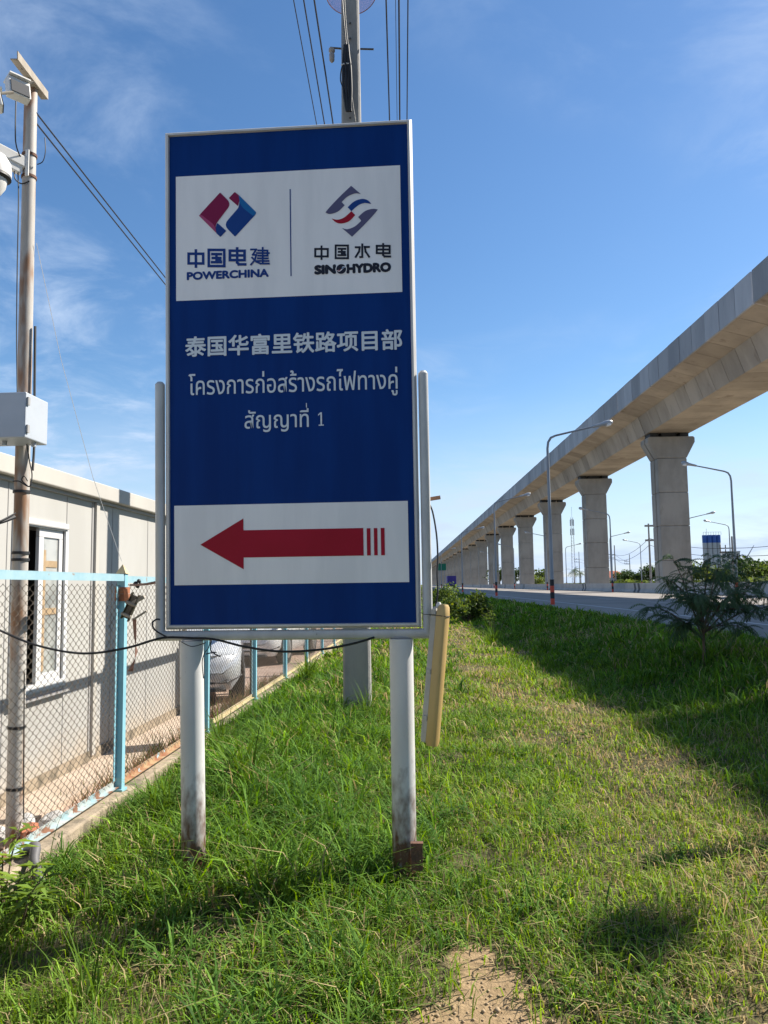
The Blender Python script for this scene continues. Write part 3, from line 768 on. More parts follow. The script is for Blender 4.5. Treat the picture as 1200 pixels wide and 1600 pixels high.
# the U shaped tube round the lower half, and the legs
uf = MB()
q = 0.0235
path = [(-.641, .012, 1.20), (-.641, .012, 1.188), (-.641, .012, -.030), (.641, .012, -.030), (.641, .012, 1.20), (.641, .012, 1.212)]
uf.tube(path, [q * .55, q, q, q, q, q * .55], 14)
us = uf.build('support_frame', M['galv'], sroot, 40); us.location = panel.location; us.rotation_euler = panel.rotation_euler
so = sroot.location
for (xt, xb) in ((-1.113, -1.092), (-.113, -.113)):
    zt = 1.150; lg = MB()
    yt = 3.742
    lg.tube([Vector((xb - (xt - xb) * .25, yt, -.2)), Vector((xt, yt, zt))], .0555, 24)
    lg.build('leg', M['leg'], sroot, 40, offset=so)
MB().obox((-.055, 3.668, .180), (.026, .007, .055)).obox((-.055, 3.676, .240), (.028, .016, .005)).build('base_cleat', M['rust'], sroot, offset=so)

# ------------------------------------------------------------------ tube light hanging on the sign
def tube_light():
    top = at(690, 944, 3.66); bot = at(672, 1164, 3.66)
    root = empty('tube_light', bot, 0, 'yellowed weatherproof tube light hanging aslant off the right side of the blue sign', 'light fitting')
    ax = (top - bot); Ln = ax.length; ax.normalize()
    yaw = rad(-38)
    side = Vector((math.cos(yaw), math.sin(yaw), 0)); side = (side - ax * side.dot(ax)).normalized(); fr_ = ax.cross(side)
    def P(a, b, c): return side * a * .72 + fr_ * b * .72 + ax * c
    def shell(sec, z0, z1, cap):
        mb = MB(); rings = [(z0, .82), (z0 + .02, 1.0), (z1 - .05, 1.0), (z1 - .012, .86), (z1, .55)] if cap else [(z0, 1), (z1, 1)]
        ca = sum(p[0] for p in sec) / len(sec); cb = sum(p[1] for p in sec) / len(sec); n = len(sec)
        vs = [P(ca + (a - ca) * s, cb + (b - cb) * s, z) for z, s in rings for a, b in sec]
        fs = [(i * n + j, i * n + (j + 1) % n, (i + 1) * n + (j + 1) % n, (i + 1) * n + j) for i in range(len(rings) - 1) for j in range(n)]
        fs += [tuple(range(n))[::-1], tuple((len(rings) - 1) * n + j for j in range(n))]
        return mb.add(vs, fs)
    hous = rounded([(-.052, -.042), (-.004, -.046), (-.004, .046), (-.052, .042)], [.012, 0, 0, .012])
    dif = rounded([(-.003, -.048), (.050, -.036), (.058, 0), (.050, .036), (-.003, .048)], [.004, .02, .02, .02, .004])
    shell(hous, 0.012, Ln - .014, True).build('housing', M['tube_grey'], root, 35)
    shell(dif, 0, Ln, True).build('diffuser', M['tube_yellow'], root, 35)
    for z in (.12, .33, .60):
        MB().obox(P(-.022, -.049, z), (.012, .003, .010), Matrix((side, fr_, ax)).transposed()).build('clip', M['tube_grey'], root)
    MB().tube([P(-.022, 0, Ln - .03), P(-.022, 0, Ln - .004), P(-.022, 0, Ln + .008)], [.013, .013, .007], 10).build('cable_gland', M['cam_white'], root, 40)
    w = MB(); ring = [P(a * 1.02 + .001, b * 1.04, .585 + .002 * math.sin(3 * k)) for k, (a, b) in enumerate([(-.054, -.046), (.02, -.05), (.056, -.02), (.056, .02), (0, .05), (-.054, .046), (-.054, -.046)])]
    w.tube(ring, .0016, 5); w.tube([P(-.054, -.046, .585), P(-.085, -.06, .583), P(-.13, -.05, .59)], .0016, 5)
    w.build('tie_wire', M['black'], root)
    return root
tube_light()
def wire_obj(name, pts, r, mat, label, cat, group=None, n=6):
    o = MB().tube(pts, r, n).build(name, mat, None, 50); return tag(o, label, cat, group)
def curve(pts, n=10):
    """smooth line through 3d points"""
    P_ = [Vector(p) for p in pts]; out = []
    for i in range(len(P_) - 1):
        p0 = P_[max(i - 1, 0)]; p1 = P_[i]; p2 = P_[i + 1]; p3 = P_[min(i + 2, len(P_) - 1)]
        for k in range(n):
            t = k / n; out.append(0.5 * (2 * p1 + (p2 - p0) * t + (2 * p0 - 5 * p1 + 4 * p2 - p3) * t * t + (3 * p1 - p0 - 3 * p2 + p3) * t ** 3))
    out.append(P_[-1]); return out
wire_obj('lamp_cable', curve([at(681, 946, 3.68), at(684, 925, 3.68), at(683, 895, 3.7), at(684, 870, 3.72), at(682, 835, 3.74), at(676, 800, 3.76), at(670, 786, 3.77)]), .0042, M['black'], 'black cable curving from the tube light up along the right edge of the sign', 'cable')
st = MB(); a = at(668, 781, 3.76); st.obox(a + Vector((.028, 0, .006)), (.034, .012, .008), Matrix.Rotation(rad(-8), 3, 'Y'))
tag(st.build('wood_strip', mk('bare_wood', (0.40, 0.22, 0.14), (0.30, 0.16, 0.10), scale=25, rough=0.9), None), 'short stub of brown wood sticking out right of the blue sign', 'wood piece')
wire_obj('power_cable', curve([at(-60, 955, 3.55), at(0, 985, 3.62), at(60, 1009, 3.64), at(130, 1021, 3.66), at(195, 1013, 3.67), at(240, 1000, 3.67), at(262, 996, 3.69), at(300, 997, 3.695), at(335, 999, 3.69), at(385, 1011, 3.68), at(440, 1018, 3.68), at(500, 1015, 3.68), at(550, 1006, 3.68), at(585, 996, 3.70)]), .0058, M['black'], 'thick black cable sagging from the left edge and again under the blue sign', 'cable')
cl = MB(); cl.tube(curve([at(262, 996, 3.66), at(243, 985, 3.66), at(238, 974, 3.66), at(244, 968, 3.67), at(250, 968, 3.68)]), .004, 6)
cl.tube(curve([at(328, 999, 3.66), at(326, 1012, 3.66), at(320, 1020, 3.66), at(316, 1034, 3.67), at(318, 1060, 3.67)]), .0022, 5)
cl.tube(curve([at(330, 999, 3.66), at(329, 1015, 3.66), at(336, 1022, 3.655), at(344, 1026, 3.655)]), .003, 5)
cl.tube(curve([at(322, 1022, 3.66), at(330, 1020, 3.66), at(338, 1019, 3.66)]), .003, 5)
cl.tube(curve([at(282, 1002, 3.665), at(300, 1010, 3.66), at(322, 1004, 3.665)]), .002, 5)
tag(cl.build('cable_ties', M['black'], None, 50), 'loose black tie wires dangling at the top of the left sign leg', 'cable tie')

# ------------------------------------------------------------------ chain link fence
FX = -2.05
POSTS = [1.10 + 2.09 * k for k in range(12)]
def fence():
    root = empty('chain_link_fence', (FX, 5.28, .08), 0, 'pale blue chain-link fence with square posts along the yard on the left', 'fence')
    o = root.location
    L = lambda x, y, z: Vector((FX + x, y, z)) - o
    first = None
    for k, y in enumerate(POSTS):
        if first is None:
            p = MB().box(-.028, .028, -.028, .028, 0.0, 1.425).build('post', M['fence'], root, bevel=.003)
            MB().add([(-.036, -.036, 1.425), (.036, -.036, 1.425), (.036, .036, 1.425), (-.036, .036, 1.425), (0, 0, 1.49)], [(0, 1, 4), (1, 2, 4), (2, 3, 4), (3, 0, 4), (3, 2, 1, 0)]).build('post_cap', M['rail_cream'], p)
            MB().box(-.038, .038, -.045, .045, -.012, 0.004).build('base_plate', M['fence'], p)
            first = p
        else: p = copy_tree(first, root)
        p.location = (0, y - o.y, 0)
    # mesh panel, one per bay
    Lb = 2.09 - .11; z0, z1 = .055, 1.375
    V = []; F = []; W = .0188; nw = int(Lb / (2 * W)); pitch = .025; ns = int((z1 - z0) / pitch); r = .0019
    for i in range(nw + 1):
        yc = i * 2 * W
        for j in range(ns + 1):
            s = 1 if (j + i) % 2 else -1
            yy = min(max(yc + s * W, 0), Lb); xx = .004 * s
            for (dx, dy) in ((r, 0), (-r * .5, r * .87), (-r * .5, -r * .87)): V.append((xx + dx, yy + dy, z0 + j * pitch))
        b = len(V) - 3 * (ns + 1)
        for j in range(ns):
            for q_ in range(3): F.append((b + j * 3 + q_, b + j * 3 + (q_ + 1) % 3, b + (j + 1) * 3 + (q_ + 1) % 3, b + (j + 1) * 3 + q_))
    V = np.array(V); F = np.array(F)
    mp0 = None
    for k in range(len(POSTS) - 1):
        y0 = POSTS[k] + .055 - o.y
        if mp0 is None: mp0 = np_mesh('mesh_panel', V, F, M['wire'], parent=root); mp = mp0
        else: mp = mp0.copy(); COL.objects.link(mp); mp.parent = root
        mp.location = (0, y0, 0)
        # angle frame of the bay
        a = POSTS[k] + .030; b = POSTS[k + 1] - .030
        tr = MB(); zt = 1.385 + (0.012 if k == 1 else 0.0)
        tr.box(.019, .024, a - o.y, b - o.y, zt - .022, zt + .02); tr.box(-.022, .024, a - o.y, b - o.y, zt + .0201, zt + .0245)
        tr.build('top_rail', M['fence_top'], root)
        br = MB(); br.box(-.022, -.017, a - o.y, b - o.y, .022, .06); br.box(-.022, .012, a - o.y, b - o.y, .0172, .0216)
        br.build('bottom_rail', (M['fence_white'] if k == 1 else M['rail_rust'] if k == 2 else M['rail_cream']), root)
        for yy in (a, b - .038):
            MB().box(-.0165, -.0115, yy - o.y, yy + .038 - o.y, .062, 1.348).build('stile', M['fence'], root)
    return root
fence()
kb = MB()
for k in range(len(POSTS) - 1):
    j = .01 * math.sin(k * 1.7)
    kb.box(-2.20 + j, -1.985 + j, POSTS[k] - 1.03 + 1.045 - .0, POSTS[k + 1] - .03 + .03 - .012, -.045, .068 + j * .4)
for y in POSTS: kb.box(-2.18, -1.93, y - .15, y + .15, -.45, -.046); 
kb.box(-2.19, -2.0, -2.0, 7.2, -.5, -.052)
tag(kb.build('kerb', M['kerb'], None, bevel=.012), kind='structure')

# ratchet strap hanging on the post, and the webbing to the sign
P2 = Vector((FX, 5.282, 0))
def ratchet():
    root = empty('ratchet_strap', P2 + Vector((.03, -.03, 1.25)), 0, 'weathered orange ratchet strap with steel buckle tied round the blue fence post', 'strap')
    o = root.location
    y = 5.282
    lp = MB()
    for (z, h) in ((1.392, .022), (1.35, .03)):
        for (x0, x1, y0, y1) in ((-.036, .038, -.040, -.034), (.034, .040, -.034, .034), (-.040, -.034, -.034, .034)):
            lp.box(FX + x0, FX + x1, y + y0, y + y1, z - h, z + h - .012 * (z < 1.37))
    lp.build('webbing_loop', M['strap'], root, offset=o)
    def strip(pts, w, t=.003, dirv=Vector((.75, -.66, 0))):
        mb = MB(); vs = []
        for i, (px, py, tw) in enumerate(pts):
            c = at(px, py, 5.19); a = Matrix.Rotation(tw, 3, 'Z') @ dirv.normalized() * w / 2
            nrm = Vector((-a.y, a.x, 0)).normalized() * t / 2
            vs += [c - a - nrm, c + a - nrm, c + a + nrm, c - a + nrm]
        n = len(pts); fs = []
        for i in range(n - 1):
            for j in range(4): fs.append((i * 4 + j, i * 4 + (j + 1) % 4, (i + 1) * 4 + (j + 1) % 4, (i + 1) * 4 + j))
        fs += [(3, 2, 1, 0), ((n - 1) * 4, (n - 1) * 4 + 1, (n - 1) * 4 + 2, (n - 1) * 4 + 3)]
        return mb.add(vs, fs)
    strip([(196, 920, 0), (198, 936, .1), (204, 952, .2)], .05).build('webbing', M['strap'], root, offset=o)
    strip([(210, 966, .2), (211, 990, 0), (212, 1008, -.5), (213, 1018, -1.0), (211, 1030, -.4), (206, 1042, .1), (204, 1049, .8)], .036).build('webbing_tail', M['rope'], root, offset=o)
    c = at(204, 948, 5.15); R = Matrix.Rotation(rad(24), 3, 'Y')
    bk = MB(); bk.obox(c, (.017, .012, .080), R); bk.obox(c + R @ Vector((.025, 0, 0)), (.003, .020, .095), R); bk.obox(c + R @ Vector((-.025, 0, 0)), (.003, .020, .095), R)
    b = bk.build('buckle', M['steel_dark'], root, bevel=.003, offset=o)
    hd = MB(); R2 = Matrix.Rotation(rad(62), 3, 'Y')
    hd.obox(c + Vector((.055, -.005, .045)), (.011, .012, .045), R2); hd.obox(c + Vector((.07, -.01, -.055)), (.006, .008, .05), Matrix.Rotation(rad(58), 3, 'Y'))
    hd.tube([c + R @ Vector((-.036, -.01, -.06)), c + R @ Vector((.036, -.01, -.06))], .011, 10); hd.tube([c + R @ Vector((-.036, -.01, .02)), c + R @ Vector((.036, -.01, .02))], .013, 10)
    hd.build('handle', M['angle'], root, bevel=.002, offset=o)
    kn = MB()
    for (px, py, r) in ((212, 912, .016), (217, 908, .014), (215, 916, .014), (219, 912, .010)):
        kn.lathe([(r * .3, -r), (r, -r * .3), (r * .9, r * .5), (r * .3, r)], 8, at(px, py, 5.10), Matrix.Rotation(rad(40 + px), 3, 'X'))
    kn.build('knot', M['black'], root, 60, offset=o)
ratchet()
wire_obj('tie_strap', [at(204, 914, 5.10), at(215, 914, 4.9), at(230, 912.5, 4.4), at(246, 909.5, 3.80), at(256, 908, 3.78)], .0075, M['rope'], 'brown twisted webbing pulled tight from the blue fence post to the blue sign', 'strap')

# rubble, brick and hose by the fence foot
def lump(name, c, r, mat, seed, label, cat, group=None, box=None):
    import bmesh
    b = bmesh.new(); rr_ = random.Random(seed)
    if box:
        bmesh.ops.create_cube(b, size=1.0); bmesh.ops.scale(b, vec=box, verts=b.verts)
        bmesh.ops.subdivide_edges(b, edges=b.edges[:], cuts=2, use_grid_fill=True)
        for v in b.verts: v.co += Vector([rr_.uniform(-.006, .006) for _ in range(3)])
    else:
        bmesh.ops.create_icosphere(b, subdivisions=2, radius=1.0)
        planes = [(Vector([rr_.uniform(-1, 1) for _ in range(3)]).normalized(), rr_.uniform(.45, .75)) for _ in range(7)]
        for v in b.verts:
            for n_, d in planes:
                e = v.co.dot(n_) - d
                if e > 0: v.co -= n_ * e
            v.co = Vector((v.co.x * r[0], v.co.y * r[1], v.co.z * r[2]))
    R = Matrix.Rotation(rr_.uniform(0, 6), 4, 'Z') @ Matrix.Rotation(rr_.uniform(-.3, .3), 4, 'X')
    bmesh.ops.transform(b, matrix=R, verts=b.verts)
    me = bpy.data.meshes.new(name); b.to_mesh(me); b.free()
    o = finish(me, name, mat, None, None, .004); o.location = c; return tag(o, label, cat, group)
RG = 'concrete rubble lumps behind the fence'
rub = [(-2.30, 4.86, .10, 'whitish concrete rubble lump behind the bottom rail, right of the orange brick'),
       (-2.36, 5.02, .07, 'small pale rubble lump lying farthest along the fence foot'),
       (-2.28, 4.74, .05, 'brown stained rubble chunk right beside the orange brick'),
       (-2.52, 4.60, .13, 'large grey rubble block behind the rusty camera pole'),
       (-2.62, 4.30, .14, 'broad white rubble block at the left edge, left of the camera pole'),
       (-2.46, 4.86, .09, 'tilted grey rubble slab leaning right of the camera pole')]
for i, (x, y, r, lab) in enumerate(rub):
    lump('rubble_block', (x, y, -.07 + r * .55), (r, r * .8, r * .7), M['rubble'], 30 + i, lab, 'rubble', RG)
lump('brick', (-2.27, 4.52, .01), None, M['brick'], 5, 'orange hollow brick lying behind the fence rail near the camera pole', 'brick', None, (.19, .09, .10))
hz = curve([Vector((-2.12, 4.10, .02)), at(54, 1322, 3.98), at(53, 1345, 3.9), at(58, 1366, 3.88), at(66, 1385, 3.86), at(74, 1410, 3.9)], 8)
tag(MB().tube([p + Vector((0, 0, 0)) for p in hz], [.024 + .002 * (i % 2) for i in range(len(hz))], 10).build('drain_hose', M['hose'], None, 40), 'grey corrugated hose bending down over the concrete fence kerb', 'hose')

# ------------------------------------------------------------------ site office
def office():
    root = empty('site_office', (-2.86, 5, -.05), 0, 'white flat-panel prefabricated site office behind the chain-link fence', 'building')
    o = root.location
    WX = -2.86; y0, y1 = -2.0, 9.22
    B = lambda mb, *a: mb.box(*a)
    wins = (5.385, 6.125, .715, 1.865)
    w = MB()
    # wall with the window opening left free
    w.box(-8.9, WX, y0, wins[0], -.10, 2.2); w.box(-8.9, WX, wins[1], y1, -.10, 2.2)
    w.box(-8.9, WX, wins[0], wins[1], -.10, wins[2]); w.box(-8.9, WX, wins[0], wins[1], wins[3], 2.2)
    w.box(-8.9, WX - .25, wins[0], wins[1], wins[2], wins[3])
    w.build('wall', M['wall'], root, offset=o)
    f = MB(); f.box(-9.0, -2.775, y0 - .1, y1 + .1, 2.185, 2.315); f.build('roof_fascia', M['trim'], root, bevel=.008, offset=o)
    s = MB(); s.box(WX - .02, WX + .03, y0, y1, 2.155, 2.184); s.build('eaves_channel', M['seam'], root, offset=o)
    for y in (1.4, 2.35, 3.3, 4.25, 5.27, 6.17, 7.10, 8.03, 8.9):
        MB().box(WX - .01, WX + .0035, y - .004, y + .004, .02, 2.154).build('panel_joint', M['seam'], root, offset=o)
    for y in (2.9, 6.72):
        t = MB().box(WX, WX + .028, y - .035, y + .035, .0, 2.154); t.build('column_trim', M['trim'], root, bevel=.004, offset=o)
        MB().box(WX, WX + .006, y - .075, y - .036, .0, 2.154).build('column_gap', M['seam'], root, offset=o)
    MB().tube([(WX + .05, y1 - .05, -.05), (WX + .05, y1 - .05, 2.16)], .03, 10).build('downpipe', M['pole'], root, 40, offset=o)
    MB().box(WX, WX + .012, y0, y1, -.05, .045).build('plinth', M['kerb'], root, offset=o)
    wy0, wy1, wz0, wz1 = wins
    fr_ = MB()
    for (a, b, c, d) in ((wy0 - .055, wy1 + .055, wz1, wz1 + .06), (wy0 - .055, wy1 + .055, wz0 - .06, wz0), (wy0 - .055, wy0, wz0, wz1), (wy1, wy1 + .055, wz0, wz1)):
        fr_.box(WX - .06, WX + .018, a, b, c, d)
    win = fr_.build('window', M['white_frame'], root, bevel=.004, offset=o)
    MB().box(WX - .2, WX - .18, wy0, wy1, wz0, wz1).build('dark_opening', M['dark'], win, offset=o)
    sa = MB(); sy0, sy1 = 5.73, 6.115
    for (a, b, c, d) in ((sy0, sy1, wz1 - .065, wz1), (sy0, sy1, wz0, wz0 + .065), (sy0, sy0 + .075, wz0 + .066, wz1 - .066), (sy1 - .06, sy1, wz0 + .066, wz1 - .066)):
        sa.box(WX - .03, WX - .002, a, b, c, d)
    sa.build('sash', M['white_frame'], win, bevel=.003, offset=o)
    MB().box(WX - .02, WX - .014, sy0 + .07, sy1 - .055, wz0 + .06, wz1 - .06).build('pane', M['pane'], win, offset=o)
    wd = MB(); wd.box(WX - .0135, WX - .008, sy0 + .085, sy0 + .125, wz0 + .08, wz1 - .16)
    for z in (wz0 + .50, wz0 + .86): wd.box(WX - .0135, WX - .008, sy0 + .126, sy1 - .075, z, z + .05)
    wd.build('wood_bracing', mk('pale_wood', (0.38, 0.27, 0.16), (0.30, 0.21, 0.12), scale=12, rough=0.8), win, offset=o)
    sl = MB(); sl.box(WX + .018, WX + .05, wy0 - .06, wy1 + .06, wz0 - .105, wz0 - .085); MB().box(WX + .018, WX + .03, wy0 + .0, wy1 + .03, wz1 + .012, wz1 + .022).build('drip_edge', M['seam'], win, offset=o)
    sl.build('sill', M['seam'], win, offset=o)
office()

# ------------------------------------------------------------------ camera pole
def cctv():
    pb = Vector((-2.347, 4.5, -.09)); pt = Vector((-2.378, 4.5, 4.55))
    root = empty('camera_pole', pb, 0, 'rust-streaked steel pole behind the fence carrying camera arm and floodlights', 'pole')
    o = pb
    def on(z): t = (z - pb.z) / (pt.z - pb.z); return pb.lerp(pt, t)
    MB().tube([pb, on(2.2), pt], [.047, .042, .038], 20).build('pole_shaft', M['pole'], root, 40, offset=o)
    for z in (1.98, 1.62, 1.58, .62, .28, 3.92, 4.06):
        c = on(z); MB().tube([c - Vector((0, 0, .008)), c + Vector((0, 0, .008))], .050 if z < 3 else .045, 16).build('clamp', M['rust'] if z > 3 else M['black'], root, 40, offset=o)
    # camera arm towards the left front
    a0 = on(3.99) + Vector((-.01, -.03, 0)); a1 = a0 + Vector((-.42, -.42, .12))
    ax = (a1 - a0).normalized(); up = Vector((0, 0, 1)); sd = ax.cross(up).normalized(); up = sd.cross(ax)
    R = Matrix((ax, sd, up)).transposed()
    arm = MB(); arm.obox((a0 + a1) / 2, ((a1 - a0).length / 2, .028, .034), R); arm.obox(a0 + ax * .07 - up * .05, (.06, .02, .03), R)
    arm.obox(on(3.99) + Vector((.01, -.045, 0)), (.012, .006, .085))
    arm.build('camera_arm', M['cam_white'], root, bevel=.006, offset=o)
    dc = at(-12, 262, 4.05)
    dm = MB().lathe([(.02, .08), (.07, .07), (.095, .03), (.10, -.02), (.098, -.045)], 20, dc); d = dm.build('dome_camera', M['cam_white'], root, 40, offset=o)
    MB().lathe([(.097, -.046), (.099, -.058), (.085, -.066)], 20, dc).build('dome_ring', M['black'], d, 40, offset=o)
    ln_ = MB().lathe([(.078, -.067), (.070, -.11), (.045, -.15), (.01, -.16)], 20, dc); ln_.build('lens_cover', M['cam_white'], d, 40, offset=o)
    MB().tube([dc + Vector((0, 0, .07)), a1 + Vector((.06, .06, -.02))], .02, 10).build('camera_stem', M['cam_white'], root, 40, offset=o)
    # cross arm of angle iron and floodlights
    c0 = at(22, 92, 4.18); c1 = at(70, 155, 4.62)
    v = (c1 - c0).normalized(); sd = v.cross(Vector((0, 0, 1))).normalized(); up = sd.cross(v); R = Matrix((v, sd, up)).transposed()
    ca = MB(); ln = (c1 - c0).length / 2; m_ = (c0 + c1) / 2
    ca.obox(m_, (ln, .022, .0025), R); ca.obox(m_ + R @ Vector((0, .0195, .0246)), (ln, .0025, .022), R)
    for t in (-.55, -.15): ca.tube([m_ + R @ Vector((t * ln, 0, -.008)), m_ + R @ Vector((t * ln, 0, .006))], .006, 8)
    ca.build('cross_arm', M['angle'], root, offset=o)
    for (px, py, Y, s, yaw) in ((28, 141, 4.25, 1.0, 50), (-6, 158, 4.0, .8, 120)):
        c = at(px, py, Y); R = Matrix.Rotation(rad(yaw), 3, 'Z') @ Matrix.Rotation(rad(-14), 3, 'X')
        fl = MB(); fl.obox(c, (.062 * s, .030 * s, .058 * s), R); fo = fl.build('floodlight', M['cam_white'], root, bevel=.005, offset=o)
        MB().obox(c + R @ Vector((0, -.032 * s, -.012)), (.052 * s, .004, .040 * s), R).build('lamp_face', M['dark'], fo, offset=o)
        MB().obox(c + R @ Vector((0, 0, .064 * s)), (.06 * s, .05 * s, .0045), R).build('visor', M['cam_white'], fo, offset=o)
        MB().tube([c + R @ Vector((.0, .02, .05 * s)), c + Vector((.05, .08, .10))], .008, 6).build('bracket', M['angle'], fo, 40, offset=o)
    # cabinet in front of the pole
    bc = at(41, 612, 4.20); bz = at(41, 683, 4.20)
    bx = MB().box(bc.x - .42, bc.x, 4.20, 4.46, bz.z, bc.z); cab = bx.build('cabinet', M['grey_metal'], root, bevel=.006, offset=o)
    for z in (bc.z - .05, bz.z + .05): MB().box(bc.x + .001, bc.x + .011, 4.206, 4.228, z - .022, z + .022).build('hinge', M['seam'], cab, offset=o)
    MB().tube([(bc.x - .03, 4.36, bz.z - .025), (bc.x - .03, 4.36, bz.z)], .014, 8).tube([(bc.x - .17, 4.3, bz.z - .025), (bc.x - .17, 4.3, bz.z)], .014, 8).build('cable_gland', M['grey_metal'], cab, 40, offset=o)
    P = lambda px, py, Y=4.44: at(px, py, Y)
    def cab_(pts, r, n): MB().tube(pts, r, n).build('loose_cable', M['black'], root, 50, offset=o)
    cab_(curve([P(25, 152, 4.3), P(24, 200, 4.3), P(25, 225, 4.35), P(31, 243, 4.42), P(38, 250, 4.45)]), .0042, 6)
    cab_(curve([P(70, 215, 4.5), P(71, 236, 4.5), P(67, 252, 4.5), P(58, 257, 4.49)]), .003, 6)
    cab_(curve([P(22, 268, 4.42), P(24, 280, 4.42), P(34, 287, 4.44), P(46, 283, 4.45)]), .004, 6)
    cab_(curve([P(28, 270, 4.43), P(29, 310, 4.43), P(27, 420, 4.43), P(26, 520, 4.43), P(27, 612, 4.40)]), .004, 6)
    cab_(curve([P(55, 510, 4.5), P(54, 600, 4.5), P(53.5, 690, 4.5), P(51, 735, 4.48)]), .008, 6)
    cab_(curve([P(41, 688, 4.4), P(46, 720, 4.44), P(50, 742, 4.45), P(46, 760, 4.44), P(30, 752, 4.43), P(20, 752, 4.43)]), .004, 6)
    cab_(curve([P(43, 752, 4.44), P(38, 744, 4.43), P(34, 750, 4.43), P(44, 760, 4.44)]), .003, 6)
    cab_(curve([P(-30, 822, 4.2), P(0, 816, 4.3), P(22, 808, 4.44)]), .012, 6); cab_(curve([P(-30, 830, 4.2), P(5, 812, 4.3), P(24, 802, 4.44)]), .005, 6)
    cab_(curve([P(38, 1050, 4.44), P(37, 1200, 4.44), P(37, 1280, 4.44)]), .004, 6)
    return on
pole_on = cctv()
wt = pole_on(4.32)
for k, (dx, dz, lab) in enumerate(((0, 0, 'lower of two thin black lines from the camera pole to behind the sign'), (.035, .02, 'upper of two thin black lines from the camera pole to behind the sign'))):
    a = wt + Vector((dx, 0, dz)); b = at(577, 800, 26); b = Vector((a.x - .04, 26, a.z - .15))
    wire_obj('service_line', [a.lerp(b, t) - Vector((0, 0, .35 * 4 * t * (1 - t) * .35)) for t in np.linspace(0, 1, 24)], .0055, M['cable'], lab, 'overhead wire', 'pair of thin lines at the camera pole')
wire_obj('guy_wire', [at(57, 380, 4.5), at(95, 560, 4.75), at(145, 745, 5.05), at(190, 877, 5.28)], .0018, mk('guy_steel', (0.55, 0.55, 0.55), rough=0.4, metal=0.5), 'thin pale stay wire from the camera pole down to the blue fence post', 'wire', n=5)

# ------------------------------------------------------------------ power poles and overhead wires
def power_pole(x, y, z0, label):
    root = empty('power_pole', (x, y, z0), 0, label, 'power pole', 'concrete power poles carrying the overhead wires')
    H = 9.6
    def sec(z):
        t = z / 8.0; return .142 - .047 * t, .105 - .028 * t
    sh = MB(); rings = []
    for z in (-.5, 2, 4, 6, H):
        hx, hy = sec(z); c = .018
        rings.append([(-hx + c, -hy, z), (hx - c, -hy, z), (hx, -hy + c, z), (hx, hy - c, z), (hx - c, hy, z), (-hx + c, hy, z), (-hx, hy - c, z), (-hx, -hy + c, z)])
    vs = [p for r in rings for p in r]; fs = [(i * 8 + j, i * 8 + (j + 1) % 8, (i + 1) * 8 + (j + 1) % 8, (i + 1) * 8 + j) for i in range(4) for j in range(8)] + [tuple(range(8))[::-1], tuple(32 + j for j in range(8))]
    sh.add(vs, fs).build('pole_shaft', M['pole_con'], root)
    MB().box(-1.1, 1.1, -.20, -.09, H - .62, H - .48).build('cross_arm', M['pole_con'], root, bevel=.01)
    return root
UP = power_pole(-.705, 8.2, -.10, 'concrete power pole rising directly behind the blue sign, black cable bundle near its top')
up2 = power_pole(vp(-.5, 40).x, 40, .1, 'farther concrete power pole hidden behind the blue sign')
def pole_fittings():
    o = UP.location; U = UP
    y = 8.2 - .10
    bl = MB(); P = lambda px, py, Y=8.03: at(px, py, Y)
    for k, dx in enumerate((-4.5, -1.5, 1.5, 4)):
        bl.tube(curve([P(541 + dx * .6, 70), P(541 + dx, 88), P(542 + dx * 1.3, 105), P(543 + dx * 1.4, 140), P(544 + dx * .9, 165), P(545 + dx * .7, 174)]), [.012 + .004 * (k % 2)] * 51, 8)
    bl.tube(curve([P(537, 95), P(533, 110), P(532, 125), P(535, 135)]), .006, 6)
    bl.tube(curve([P(541, 72), P(538, 40), P(535, 0), P(531, -60)]), .006, 6); bl.tube(curve([P(545, 80), P(541, 40), P(538, -10), P(536, -60)]), .004, 6)
    bl.tube(curve([P(546, 100), P(550, 150), P(556, 190)]), .0025, 5)
    bl.build('cable_bundle', M['black'], U, 50, offset=o)
    MB().tube([P(533, 102), P(540, 99.5), P(548, 100)], .012, 8).build('bundle_band', M['cam_white'], U, 40, offset=o)
    for (px, py) in ((547, 36), (547, 60), (547, 184)):
        MB().tube([P(px, py, 8.09), P(px, py, 8.14)], .010, 8).build('bolt_hole', M['dark'], U, offset=o)
    MB().tube([P(516, 74.5, 8.12), P(533, 76, 8.12)], .010, 8).tube([P(563, 76.5, 8.15), P(584, 77, 8.15)], .010, 8).build('side_bolt', M['steel_dark'], U, 40, offset=o)
    MB().lathe([(.012, .04), (.035, .025), (.035, -.005), (.022, -.02), (.030, -.04), (.028, -.11), (.012, -.13)], 12, P(518.5, 80, 8.12)).build('insulator', M['insul'], U, 40, offset=o)
pole_fittings()
dsk = at(549, -14, 8.5)
dr = empty('round_disc', dsk, 0, 'translucent pinkish round disc behind the top of the power pole', 'disc')
Rv = Matrix.Rotation(rad(90), 3, 'X')
MB().lathe([(.002, -.002), (.295, -.002), (.295, .002), (.002, .002)], 40, (0, 0, 0), Rv).build('disc_film', M['pink_film'], dr)
MB().tube([Vector((.298 * math.cos(a), 0, .298 * math.sin(a))) for a in np.linspace(0, 2 * math.pi, 49)], .005, 6, caps=False).build('disc_rim', M['strap'], dr, 50)
MB().tube([Vector((.05, 0, .0)), Vector((.05, -.2, .0))], .008, 6).build('bracket', M['steel_dark'], dr)

